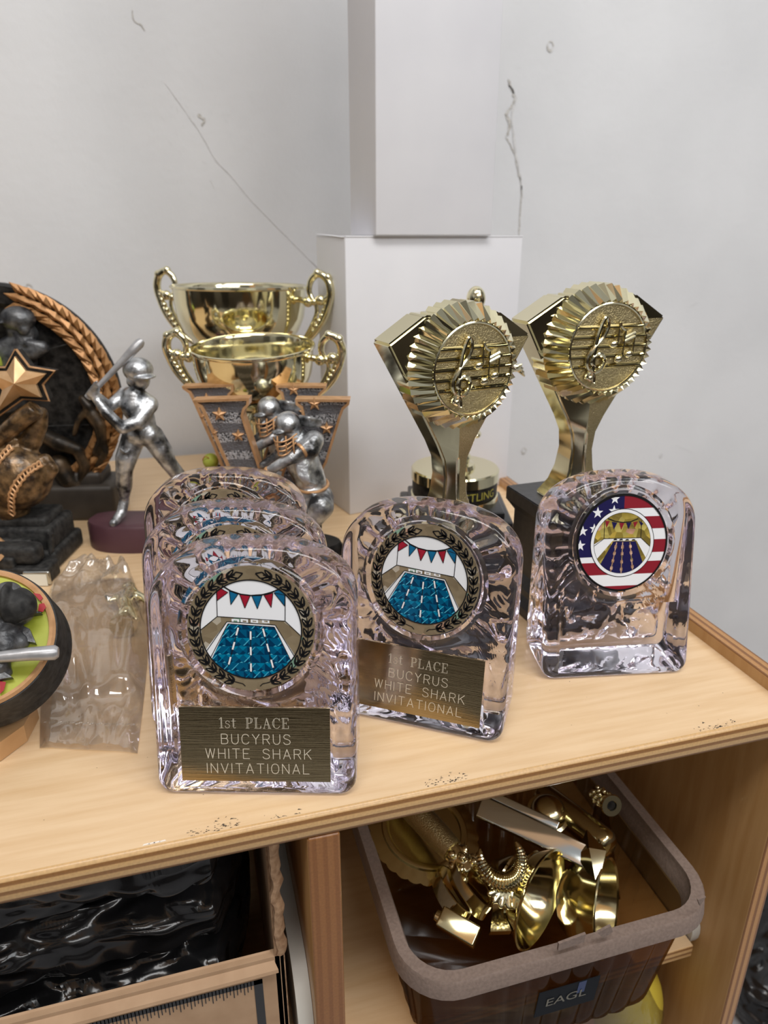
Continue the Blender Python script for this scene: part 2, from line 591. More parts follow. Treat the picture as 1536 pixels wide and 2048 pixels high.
def fuse(bm, voxel, smooth=4, fac=.5):
    """melt overlapping closed shapes into one continuous skin"""
    bmesh.ops.recalc_face_normals(bm, faces=bm.faces[:])
    me = bpy.data.meshes.new('fuse')
    bm.to_mesh(me)
    bm.free()
    o = bpy.data.objects.new('fuse', me)
    COL.objects.link(o)
    r = o.modifiers.new('r', 'REMESH')
    r.mode = 'VOXEL'
    r.voxel_size = voxel
    s = o.modifiers.new('s', 'SMOOTH')
    s.iterations = smooth
    s.factor = fac
    dg = bpy.context.evaluated_depsgraph_get()
    dg.update()
    m2 = bpy.data.meshes.new_from_object(o.evaluated_get(dg))
    bpy.data.objects.remove(o)
    bpy.data.meshes.remove(me)
    return m2
def star_pts(c, r, q=.42, rot=0.0, ex=Vector((1, 0, 0)), ez=Vector((0, 0, 1)), n=5):
    c = Vector(c)
    o = []
    for i in range(2 * n):
        a = PI / 2 + rot + i * PI / n
        k = r if i % 2 == 0 else r * q
        o.append(c + ex * math.cos(a) * k + ez * math.sin(a) * k)
    return o
def text_mesh(s, size, extrude=0.0, align='CENTER'):
    cu = bpy.data.curves.new('t', 'FONT')
    cu.body = s
    cu.size = size
    cu.extrude = extrude
    cu.align_x = align
    o = bpy.data.objects.new('t', cu)
    COL.objects.link(o)
    dg = bpy.context.evaluated_depsgraph_get()
    dg.update()
    me = bpy.data.meshes.new_from_object(o.evaluated_get(dg))
    bpy.data.objects.remove(o)
    b = bmesh.new()
    b.from_mesh(me)
    bpy.data.meshes.remove(me)
    return b

# ================================================================== THE SETTING
WALL_Y = .78
FLOOR_Z = -.62
def crack(bm, pts, wid, mi, seed=0):
    """irregular strip on the wall face; pts in pixels"""
    rnd = random.Random(seed)
    P = []
    for x, y in pts:
        d = ray(x, y)
        P.append(CAM + d * ((WALL_Y - .0006) / d.y))
    L, Rr = [], []
    Q = catmull(P, 5)
    for i, p in enumerate(Q):
        d = (Q[min(i + 1, len(Q) - 1)] - Q[max(0, i - 1)]).normalized()
        s = Vector((-d.z, 0, d.x))
        e = 1 if 0 < i < len(Q) - 1 else .15
        L.append(bm.verts.new(p + s * wid * e * rnd.uniform(.15, 1)))
        Rr.append(bm.verts.new(p - s * wid * e * rnd.uniform(.15, 1)))
    for i in range(len(Q) - 1):
        bm.faces.new((L[i], L[i + 1], Rr[i + 1], Rr[i])).material_index = mi
def wall_pt(x, y, off=.0006):
    d = ray(x, y)
    return CAM + d * ((WALL_Y - off) / d.y)

bm = NB()
box(bm, (-1.8, WALL_Y, FLOOR_Z), (2.4, WALL_Y + .1, 1.4))
crack(bm, [(1016, 158), (1024, 180), (1030, 198), (1022, 215), (1013, 228), (1020, 250), (1014, 272)], .0024, 1, 1)
crack(bm, [(1010, 272), (1020, 288), (1030, 312), (1036, 345), (1043, 372), (1041, 420), (1038, 472)], .0011, 1, 2)
crack(bm, [(1017, 168), (1032, 196), (1024, 232), (1030, 290), (1040, 350), (1046, 395)], .0016, 2, 3)
crack(bm, [(330, 165), (365, 215), (402, 268), (430, 318), (462, 352), (500, 398), (548, 448), (600, 500), (640, 540)], .0005, 2, 4)
crack(bm, [(395, 228), (408, 240), (404, 252)], .0018, 1, 5)
crack(bm, [(264, 18), (268, 40), (282, 50), (290, 62)], .0009, 1, 6)
crack(bm, [(420, 360), (428, 376)], .0014, 1, 7)
crack(bm, [(1382, 612), (1398, 604)], .0022, 2, 8)
crack(bm, [(1350, 890), (1385, 905)], .0014, 2, 9)
crack(bm, [(1255, 470), (1340, 474)], .0006, 2, 10)
crack(bm, [(1262, 500), (1300, 506)], .0006, 2, 12)
crack(bm, [(1030, 132), (1040, 136)], .0008, 2, 11)
rnd = random.Random(3)
for k in range(46):
    x, y = rnd.gauss(380, 60), rnd.gauss(240, 70)
    crack(bm, [(x, y), (x + rnd.uniform(2, 9), y + rnd.uniform(4, 12))], rnd.uniform(.0003, .0009), 2, 50 + k)
for k in range(30):
    x, y = rnd.uniform(1080, 1530), rnd.uniform(20, 1050)
    crack(bm, [(x, y), (x + rnd.uniform(2, 6), y + rnd.uniform(-3, 5))], rnd.uniform(.0003, .0007), 2, 150 + k)
# old screw holes: rings with a filled plug
for x, y, r in ((1101, 93, .0052), (1048, 902, .0046), (58, 577, .0045), (1322, 912, .003)):
    c = wall_pt(x, y)
    ring_o = [c + Vector((math.cos(a) * r * .8, 0, math.sin(a) * r)) for a in [i * PI / 10 for i in range(20)]]
    ring_i = [c + Vector((math.cos(a) * r * .5, 0, math.sin(a) * r * .62 + r * .12)) for a in [i * PI / 10 for i in range(20)]]
    A = [bm.verts.new(p) for p in ring_o]
    B = [bm.verts.new(p) for p in ring_i]
    for i in range(20):
        bm.faces.new((A[i], A[(i + 1) % 20], B[(i + 1) % 20], B[i])).material_index = 1 if i % 10 < 7 and r > .004 else 2
struct(link('wall_back', bm, ['plaster', 'chip', 'scuff'], smooth=False))
bm = NB()
box(bm, (-1.8, -1.6, FLOOR_Z - .05), (2.4, WALL_Y, FLOOR_Z))
struct(link('floor', bm, 'floor', smooth=False))

# ================================================================== CABINET
cab = Thing('cabinet', 'low birch plywood cabinet with open compartments, carrying all the trophies on its top', 'cabinet', (0, .48, FLOOR_Z))
FY, BY = .2245, .765
XL, XP0, XP1 = -.62, .276, .2865
bm = NB()
# top: front edge eased, veneer above, layered plywood in front
TH = .0122
prof = [(FY + .0022, 0), (FY + .0008, -.0006), (FY, -.0022), (FY, -TH + .002), (FY + .0006, -TH + .0006), (FY + .002, -TH), (BY, -TH), (BY, 0)]
A = [bm.verts.new((XL, y, z)) for y, z in prof]
B = [bm.verts.new((XP0, y, z)) for y, z in prof]
for i in range(len(prof)):
    j = (i + 1) % len(prof)
    f = bm.faces.new((A[i], A[j], B[j], B[i]))
    f.material_index = 1 if i <= 4 else 0
bm.faces.new(A).material_index = 1
bm.faces.new(B[::-1]).material_index = 1
# worn specks along the front arris
rnd = random.Random(11)
for x0, x1, n in ((855, 935, 50), (372, 480, 70), (1395, 1478, 46), (540, 600, 14)):
    for k in range(n):
        x = rnd.uniform(x0, x1)
        yl = 1752 - (1752 - 1435) * x / 1536.0 + 6 * math.sin(x / 500)
        p = onz(x, 1500)
        p = Vector((onz(x, yl).x, FY + .0024 + abs(rnd.gauss(0, .0022)), .00012))
        s = rnd.uniform(.0002, .0009)
        poly(bm, [p, p + Vector((s * rnd.uniform(.6, 2.6), s * rnd.uniform(-.3, .3), 0)), p + Vector((s * rnd.uniform(.2, 1), s * rnd.uniform(.3, .9), 0))], 2)
for k in range(26):
    p = Vector((rnd.uniform(-.08, .26), rnd.uniform(FY + .004, .30), .0001))
    s = rnd.uniform(.00015, .00035)
    poly(bm, [p, p + Vector((s * 2, 0, 0)), p + Vector((s, s * 1.5, 0))], 2)
for x in (285, 296, 306, 318):
    p = Vector((onz(x, 1690).x, FY + .0026, .00013))
    poly(bm, [p, p + Vector((.0028, .0002, 0)), p + Vector((.0022, .0009, 0)), p + Vector((.0004, .0007, 0))], 3)
link('top', bm, ['birch', 'ply_z', 'ink', 'dust'], cab, angle=50, world=cab)

def panel(name, x0, x1, z0, z1, y0=FY, y1=BY, bev=.0012, edge='ply_x'):
    b = NB()
    vs, fs = box(b, (x0, y0, z0), (x1, y1, z1), 0, bev)
    for f in b.faces:
        f.normal_update()
        c = f.calc_center_median()
        if abs(f.normal.x) < .8:
            f.material_index = 1
    return link(name, b, ['birch_v', edge], cab, angle=50, world=cab)
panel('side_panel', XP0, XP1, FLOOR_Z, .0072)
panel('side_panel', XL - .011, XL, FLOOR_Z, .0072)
panel('divider', .0297, .0437, FLOOR_Z + .05, -TH, edge='ply_d')
bm = NB()
box(bm, (XL, BY - .006, FLOOR_Z), (XP0, BY, -TH))
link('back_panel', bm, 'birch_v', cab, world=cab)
bm = NB()
box(bm, (XL, FY + .01, FLOOR_Z + .04), (XP0, BY, FLOOR_Z + .052), 0)
link('bottom_board', bm, 'birch', cab, world=cab)
SHZ, SHY = -.190, .2495
bm = NB()
vs, fs = box(bm, (.0445, SHY, SHZ - .0095), (.2695, BY - .01, SHZ), 0, .001)
for f in bm.faces:
    f.normal_update()
    if abs(f.normal.z) < .8:
        f.material_index = 1
link('shelf', bm, ['birch', 'ply_z'], cab, angle=50, world=cab)
bm = NB()
vs, fs = box(bm, (XL, SHY, SHZ - .012), (.0290, BY - .01, SHZ - .0025), 0, .001)
for f in bm.faces:
    f.normal_update()
    if abs(f.normal.z) < .8:
        f.material_index = 1
link('shelf', bm, ['birch', 'ply_z'], cab, angle=50, world=cab)
# white plastic shelf runners on the uprights: a plate with a rounded nose
def runner(x0, x1, y0, zc, h, length=.14):
    b = NB()
    pts = [Vector((x0, y0 + h / 2 - math.cos(a) * h / 2, zc + math.sin(a) * h / 2)) for a in [(-.5 + i / 12) * PI for i in range(13)]]
    pts += [Vector((x0, y0 + length, zc + h / 2)), Vector((x0, y0 + length, zc - h / 2))]
    prism(b, pts, (0, 0, 0), (x1 - x0, 0, 0))
    return link('shelf_runner', b, 'bracket', cab, angle=50, world=cab)
runner(.2700, .2758, .2530, -.186, .034)
runner(.0440, .0475, .262, -.150, .052)
runner(.0220, .0295, .232, -.143, .060)
bm = NB()
box(bm, (.0215, .2265, -.36), (.0262, .2305, -.150), 0, .0008)
link('shelf_upright', bm, 'bracket', cab, world=cab)

# ================================================================== WHITE BOXES
BA = R_(13.4)
bx = Thing('white_box', 'plain white cardboard box, the wide lower one, behind the gold music trophies', 'box', (.1227, .5466, 0), BA, 'white cardboard boxes')
bm = NB()
W_, D_, H_ = .1665, .052, .2200
box(bm, (0, 0, 0), (W_, D_, H_), 0, .0008)
link('body', bm, 'white', bx)
bm = NB()
box(bm, (.0002, -.0004, H_ - .0006), (W_ - .0002, D_, H_ + .0004), 0, .0003)
poly(bm, [(-.0008, .001, H_ - .0006), (-.0008, D_ * .98, H_ + .002), (.001, D_ * .98, H_ + .002), (.001, .001, H_)])
link('lid', bm, 'white', bx)
TB = .2207
p0 = at(752, 474, .5665)
tb = Thing('white_box', 'tall narrow white cardboard box standing on top of the wider white box', 'box', (p0.x, p0.y, TB), BA, 'white cardboard boxes')
bm = NB()
box(bm, (0, 0, 0), (.1065, .042, .40), 0, .0009)
link('body', bm, 'white', tb)
bm = NB()
box(bm, (.0004, -.0005, .3985), (.1061, .042, .4012), 0, .0003)
link('lid', bm, 'white', tb)

# ================================================================== ACRYLIC AWARDS
AW = .0843        # width
AH = .1065        # height
LEAN = .187
BACK = .0365
DZ = .0728        # disc centre height
RD = .0267        # disc recess radius
def award_outline(n=220):
    hw = AW / 2
    zs = AH - .0275
    pts = []
    rc = .0075
    # start bottom right going up
    for i in range(14):
        a = -PI / 2 + (PI / 2) * i / 13
        pts.append((hw - rc + rc * math.cos(a), rc + rc * math.sin(a)))
    for i in range(1, 30):
        pts.append((hw, rc + (zs - rc) * i / 30))
    m = 90
    for i in range(m + 1):
        t = PI * i / m
        c, s = math.cos(t), math.sin(t)
        pts.append((hw * math.copysign(abs(c) ** (2 / 2.35), c), zs + (AH - zs) * abs(s) ** (2 / 2.35)))
    for i in range(1, 30):
        pts.append((-hw, zs - (zs - rc) * i / 30))
    for i in range(14):
        a = PI + (PI / 2) * i / 13
        pts.append((-hw + rc + rc * math.cos(a), rc + rc * math.sin(a)))
    for i in range(1, 36):
        pts.append((-hw + rc + (AW - 2 * rc) * i / 36, 0))
    # resample by arc length
    L = [0]
    for a, b in zip(pts, pts[1:] + pts[:1]):
        L.append(L[-1] + math.hypot(b[0] - a[0], b[1] - a[1]))
    o = []
    k = 0
    Q = pts + pts[:1]
    for i in range(n):
        d = L[-1] * i / n
        while L[k + 1] < d:
            k += 1
        t = (d - L[k]) / max(1e-9, L[k + 1] - L[k])
        o.append((Q[k][0] + (Q[k + 1][0] - Q[k][0]) * t, Q[k][1] + (Q[k + 1][1] - Q[k][1]) * t))
    return o
def award_mesh():
    N = 260
    O = award_outline(N)
    nrm = []
    for i in range(N):
        a, b = O[i - 1], O[(i + 1) % N]
        d = Vector((b[0] - a[0], b[1] - a[1])).normalized()
        nrm.append((d.y, -d.x))
    bm = NB()
    def ring(f, y_of):
        vs = []
        for i in range(N):
            x, z = f(i)
            vs.append(bm.verts.new((x, y_of(i, x, z), z)))
        return vs
    rings = []
    EB = .0036
    ins = [(O[i][0] - nrm[i][0] * EB, O[i][1] - nrm[i][1] * EB) for i in range(N)]
    dirs = []
    for i in range(N):
        v = Vector((ins[i][0], ins[i][1] - DZ))
        dirs.append((v.normalized(), v.length))
    def polar(r):
        return lambda i: (dirs[i][0].x * r, DZ + dirs[i][0].y * r)
    def toward(g, r0):
        return lambda i: (dirs[i][0].x * (r0 + (dirs[i][1] - r0) * g), DZ + dirs[i][0].y * (r0 + (dirs[i][1] - r0) * g))
    fr = lambda off: (lambda i, x, z: LEAN * z + off)
    c0 = bm.verts.new((0, LEAN * DZ + .0010, DZ))
    rings.append(ring(polar(RD * .5), fr(.0010)))
    rings.append(ring(polar(RD), fr(.0010)))
    rings.append(ring(polar(RD + .0004), fr(.0001)))
    rings.append(ring(polar(RD + .0012), fr(-.0009)))
    rings.append(ring(polar(RD + .0022), fr(-.0006)))
    rings.append(ring(polar(RD + .0031), fr(.0002)))
    for g in (.12, .3, .5, .7, .85, 1.0):
        rings.append(ring(toward(g, RD + .0031), fr(0)))
    for k in range(1, 6):
        a = k / 5 * PI / 2
        o_, d_ = math.sin(a) * EB, (1 - math.cos(a)) * EB
        rings.append(ring(lambda i, o_=o_: (ins[i][0] + nrm[i][0] * o_, ins[i][1] + nrm[i][1] * o_), fr(d_)))
    for t in (.25, .5, .75, 1):
        rings.append(ring(lambda i: O[i], lambda i, x, z, t=t: (LEAN * z + EB) * (1 - t) + (BACK - .004) * t))
    EBk = .004
    for k in range(1, 5):
        a = k / 4 * PI / 2
        o_, d_ = (1 - math.cos(a)) * EBk, math.sin(a) * EBk
        rings.append(ring(lambda i, o_=o_: (O[i][0] - nrm[i][0] * o_, O[i][1] - nrm[i][1] * o_), lambda i, x, z, d_=d_: BACK - EBk + d_))
    def back(i, x, z):
        r = math.hypot(x, z - DZ)
        ang = math.atan2(x, z - DZ)
        edge = min(1, max(0, (dirs[i][1] - r) / .006))
        up = min(1, max(0, (1.95 - abs(ang)) / .5))
        fl = (.5 + .5 * math.cos(ang * 17 + 2.2 * noise.noise(Vector((x * 45, z * 45, 4))))) ** 1.3 * .0026 * min(1, max(0, (r - .020) / .006))
        d, _ = noise.voronoi(Vector((x * 80 + 2 * noise.noise(Vector((x * 70, z * 70, 1))), z * 62, 1.7)))
        ch = min(1.0, (d[1] - d[0]) * 1.25) * .0036 + .0018 * noise.noise(Vector((x * 100, z * 100, 9))) + .0004 * noise.noise(Vector((x * 260, z * 260, 2)))
        return BACK - edge * (fl * up * .9 + ch * (1 - .62 * up) + .0006)
    for g in [1 - k / 38 for k in range(1, 38)]:
        rings.append(ring(lambda i, g=g: (dirs[i][0].x * dirs[i][1] * g, DZ + dirs[i][0].y * dirs[i][1] * g), back))
    c1 = bm.verts.new((0, BACK - .002, DZ))
    for i in range(N):
        bm.faces.new((c0, rings[0][(i + 1) % N], rings[0][i]))
        bm.faces.new((c1, rings[-1][i], rings[-1][(i + 1) % N]))
    for A, B in zip(rings, rings[1:]):
        for i in range(N):
            j = (i + 1) % N
            bm.faces.new((A[i], A[j], B[j], B[i]))
    bmesh.ops.recalc_face_normals(bm, faces=bm.faces[:])
    me = bpy.data.meshes.new('a')
    bm.to_mesh(me)
    bm.free()
    # slanted-edged tray for the name plate, cut out of the lower front
    cb = NB()
    def plane(hw, z0, z1, off):
        return [cb.verts.new((sx * hw, LEAN * z + off, z)) for sx, z in ((-1, z0), (1, z0), (1, z1), (-1, z1))]
    A = plane(.0339, .0037, .0408, -.0010)
    B = plane(.0315, .0060, .0395, .0016)
    cb.faces.new(A)
    cb.faces.new(B[::-1])
    for i in range(4):
        cb.faces.new((A[i], B[i], B[(i + 1) % 4], A[(i + 1) % 4]))
    bmesh.ops.recalc_face_normals(cb, faces=cb.faces[:])
    cm = bpy.data.meshes.new('c')
    cb.to_mesh(cm)
    cb.free()
    o = bpy.data.objects.new('a', me)
    c = bpy.data.objects.new('c', cm)
    COL.objects.link(o)
    COL.objects.link(c)
    b = o.modifiers.new('b', 'BOOLEAN')
    b.object = c
    b.operation = 'DIFFERENCE'
    b.solver = 'EXACT'
    dg = bpy.context.evaluated_depsgraph_get()
    dg.update()
    m2 = bpy.data.meshes.new_from_object(o.evaluated_get(dg))
    bpy.data.objects.remove(o)
    bpy.data.objects.remove(c)
    return m2
A_ANG = math.atan(LEAN)
def face_pt(x, s, off):
    """x across, s height, off in front of the leaning face (metres)"""
    return Vector((x, LEAN * s - off, s))

# --- printed discs -------------------------------------------------
def clip_circle(pts, r, n=96):
    for k in range(n):
        a = 2 * PI * (k + .5) / n
        nx, ny = math.cos(a), math.sin(a)
        o = []
        for i in range(len(pts)):
            p, q = pts[i], pts[(i + 1) % len(pts)]
            dp, dq = p[0] * nx + p[1] * ny - r, q[0] * nx + q[1] * ny - r
            if dp <= 0:
                o.append(p)
            if (dp < 0 < dq) or (dq < 0 < dp):
                t = dp / (dp - dq)
                o.append((p[0] + (q[0] - p[0]) * t, p[1] + (q[1] - p[1]) * t))
        pts = o
        if len(pts) < 3:
            return []
    return pts
def clip_convex(pts, clip):
    ar = sum(clip[i][0] * clip[(i + 1) % len(clip)][1] - clip[(i + 1) % len(clip)][0] * clip[i][1] for i in range(len(clip)))
    sg = 1 if ar > 0 else -1
    for k in range(len(clip)):
        a, b = clip[k], clip[(k + 1) % len(clip)]
        nx, ny = sg * (b[1] - a[1]), -sg * (b[0] - a[0])
        o = []
        for i in range(len(pts)):
            p, q = pts[i], pts[(i + 1) % len(pts)]
            dp, dq = (p[0] - a[0]) * nx + (p[1] - a[1]) * ny, (q[0] - a[0]) * nx + (q[1] - a[1]) * ny
            if dp <= 0:
                o.append(p)
            if dp * dq < 0:
                t = dp / (dp - dq)
                o.append((p[0] + (q[0] - p[0]) * t, p[1] + (q[1] - p[1]) * t))
        pts = o
        if len(pts) < 3:
            return []
    return pts
class Print:
    """flat print on a disc of radius R, drawn in unit-radius coordinates, in thin layers"""
    def __init__(s, R, off):
        s.bm, s.R, s.off, s.k = NB(), R, off, 0
    def P(s, p, lay):
        o = s.off + lay * .000035
        return Vector((p[0] * s.R, LEAN * (DZ + p[1] * s.R) - o, DZ + p[1] * s.R))
    def fill(s, pts, mi, lay, clip=None):
        if clip:
            pts = clip_circle(pts, clip)
        if len(pts) >= 3:
            poly(s.bm, [s.P(p, lay) for p in pts], mi)
    def disc(s, r, mi, lay, n=96, c=(0, 0)):
        s.fill([(c[0] + r * math.cos(2 * PI * i / n), c[1] + r * math.sin(2 * PI * i / n)) for i in range(n)], mi, lay)
    def annul(s, r0, r1, mi, lay, n=120):
        A = [s.bm.verts.new(s.P((r0 * math.cos(2 * PI * i / n), r0 * math.sin(2 * PI * i / n)), lay)) for i in range(n)]
        B = [s.bm.verts.new(s.P((r1 * math.cos(2 * PI * i / n), r1 * math.sin(2 * PI * i / n)), lay)) for i in range(n)]
        for i in range(n):
            s.bm.faces.new((A[i], A[(i + 1) % n], B[(i + 1) % n], B[i])).material_index = mi
    def line(s, pts, w, mi, lay):
        for a, b in zip(pts, pts[1:]):
            d = Vector((b[0] - a[0], b[1] - a[1]))
            if d.length < 1e-6:
                continue
            d.normalize()
            nx, ny = -d.y * w, d.x * w
            s.fill([(a[0] + nx, a[1] + ny), (a[0] - nx, a[1] - ny), (b[0] - nx, b[1] - ny), (b[0] + nx, b[1] + ny)], mi, lay)
    def solid(s, thick, mi=0, n=96):
        A = [s.P((math.cos(2 * PI * i / n), math.sin(2 * PI * i / n)), 0) for i in range(n)]
        prism(s.bm, A, (0, 0, 0), (0, thick, 0), mi)

def C1(x, y):   # pixel of the close view of the pool disc -> unit disc
    return ((x - 742) / 452, -(y - 492) / 432)
def pool_disc():
    p = Print(.0258, .0000)
    # slots: 0 tan foil, 1 white, 2 black, 3 blue foil, 4 red, 5 blue
    p.solid(.0009)
    IN = .79
    p.disc(IN, 1, 1)
    deck = [C1(300, 562), C1(508, 402), C1(985, 430), C1(1180, 616), C1(1180, 1000), C1(300, 1000)]
    p.fill(deck, 0, 2, IN)
    p.fill([C1(575, 437), C1(915, 458), C1(1060, 690), C1(1060, 1000), C1(380, 1000), C1(380, 680)], 1, 3, IN)
    p.fill([C1(582, 452), C1(908, 472), C1(1100, 890), C1(1000, 1000), C1(400, 1000), C1(380, 850)], 3, 4, IN)
    # prismatic water: every cell a four-sided pyramid of blues, with a bright streak
    pool = clip_circle([C1(582, 452), C1(908, 472), C1(1100, 890), C1(1000, 1000), C1(400, 1000), C1(380, 850)], IN)
    g = .135
    rnd = random.Random(2)
    for i in range(-7, 8):
        for j in range(-7, 4):
            x0, y0 = i * g + .5 * g * (j % 2), j * g
            c = (x0 + g * .5, y0 + g * .5)
            q = [(x0, y0), (x0 + g, y0), (x0 + g, y0 + g), (x0, y0 + g)]
            for k, m_ in enumerate((6, 7, 8 if rnd.random() < .6 else 7, 6 if rnd.random() < .6 else 7)):
                t_ = clip_convex([q[k], q[(k + 1) % 4], c], pool)
                p.fill(t_, m_, 5)
            w_ = g * .17
            for st in ([(x0 + g * .02, y0 + g * .1), (x0 + g * .02 + w_, y0 + g * .1), (x0 + g * .98, y0 + g * .95), (x0 + g * .98 - w_ * .6, y0 + g * .95)],
                       [(x0 + g * .55, y0 + g * .02), (x0 + g * .98, y0 + g * .02), (x0 + g * .80, y0 + g * .16)]):
                if rnd.random() < .72:
                    p.fill(clip_convex(st, pool), 9 if rnd.random() < .7 else 8, 5.5)
    for x in (608, 672, 742, 822):
        p.fill([C1(x, 418), C1(x + 52, 421), C1(x + 52, 447), C1(x, 443)], 1, 3)
        p.fill([C1(x + 14, 428), C1(x + 40, 430), C1(x + 40, 440), C1(x + 14, 438)], 0, 4)
    for L in ([(575, 437), (915, 458)], [(575, 437), (380, 700)], [(915, 458), (1075, 725)], [(582, 452), (908, 472)],
              [(582, 452), (440, 705)], [(908, 472), (1030, 730)]):
        a, b = C1(*L[0]), C1(*L[1])
        if math.hypot(*b) > IN:
            t = 1
            while t > 0 and math.hypot(a[0] + (b[0] - a[0]) * t, a[1] + (b[1] - a[1]) * t) > IN:
                t -= .01
            b = (a[0] + (b[0] - a[0]) * t, a[1] + (b[1] - a[1]) * t)
        p.line([a, b], .006, 2, 6)
    for L in ([(510, 215), (508, 402)], [(990, 250), (985, 430)], [(508, 402), (985, 430)], [(508, 402), (388, 495)], [(985, 430), (1090, 528)]):
        p.line([C1(*q) for q in L], .006, 2, 6)
    # ceiling lens and bunting string
    arc = [C1(550, 190), C1(610, 226), C1(680, 248), C1(750, 256), C1(830, 250), C1(895, 233), C1(955, 208)]
    p.line(arc, .011, 2, 7)
    F = [((512, 193), (590, 236), (512, 292), 4), ((600, 226), (660, 248), (607, 320), 5), ((672, 250), (745, 258), (705, 343), 4),
         ((757, 258), (828, 256), (793, 347), 5), ((842, 254), (905, 238), (890, 337), 4), ((912, 236), (988, 252), (984, 326), 5)]
    for a, b, c, m in F:
        q = [C1(*a), C1(*b), C1(*c)]
        p.fill(q, m, 6, IN)
        p.line(q + q[:1], .005, 2, 7)
    p.fill([C1(912, 236), C1(955, 205), C1(992, 240), C1(988, 252)], 5, 6, IN)
    # lane ropes
    for a, b in (((655, 472), (572, 750)), ((740, 496), (733, 800)), ((826, 476), (896, 770))):
        A, B = C1(*a), C1(*b)
        p.line([A, B], .006, 2, 8)
        for t0 in (.02, .38, .76):
            q0 = (A[0] + (B[0] - A[0]) * t0, A[1] + (B[1] - A[1]) * t0)
            q1 = (A[0] + (B[0] - A[0]) * (t0 + .19), A[1] + (B[1] - A[1]) * (t0 + .19))
            p.line([q0, q1], .020, 2, 8)
            p.line([q0, q1], .013, 1, 9)
    p.annul(IN - .008, IN + .012, 2, 10)
    # laurel wreath
    for sd in (-1, 1):
        st = []
        for k in range(60):
            a = R_(14 + 152 * k / 59)
            st.append((sd * .895 * math.sin(a), .895 * math.cos(a)))
        p.line(st, .007, 2, 5)
        e = st[-1]
        p.line([e, (e[0] - sd * .06, e[1] - .015), (e[0] - sd * .10, e[1] - .055)], .007, 2, 5)
        for k in range(14):
            a = R_(20 + 138 * k / 13)
            for side in (-1, 1):
                rr = .895 + side * .040
                aa = a - .03
                c = Vector((sd * rr * math.sin(aa), rr * math.cos(aa)))
                tg = Vector((-sd * math.cos(a), math.sin(a)))
                rad = Vector((sd * math.sin(a), math.cos(a))) * side
                ax = (tg * .86 + rad * .48).normalized()
                ay = Vector((-ax.y, ax.x))
                lf = []
                for i in range(16):
                    t = 2 * PI * i / 16
                    lf.append(tuple(c + ax * .086 * math.cos(t) + ay * .039 * math.sin(t) * (1 - .45 * math.cos(t))))
                p.fill(lf, 2, 6, .995)
                p.line([tuple(c - ax * .03), tuple(c + ax * .045)], .006, 0, 8)
        a = R_(12)
        c = Vector((sd * .885 * math.sin(a), .885 * math.cos(a)))
        tg = Vector((-sd * math.cos(a), math.sin(a) + .1)).normalized()
        nn = Vector((-tg.y, tg.x))
        q = [tuple(c - tg * .12), tuple(c + nn * .05), tuple(c + tg * .09), tuple(c - nn * .05)]
        p.line(q + q[:1], .010, 2, 6)
    return p.bm, ['foil_tan', 'print_white', 'print_black', 'foil_blue', 'print_red', 'print_blue', 'prism_dark', 'prism_mid', 'prism_bright', 'prism_cyan']

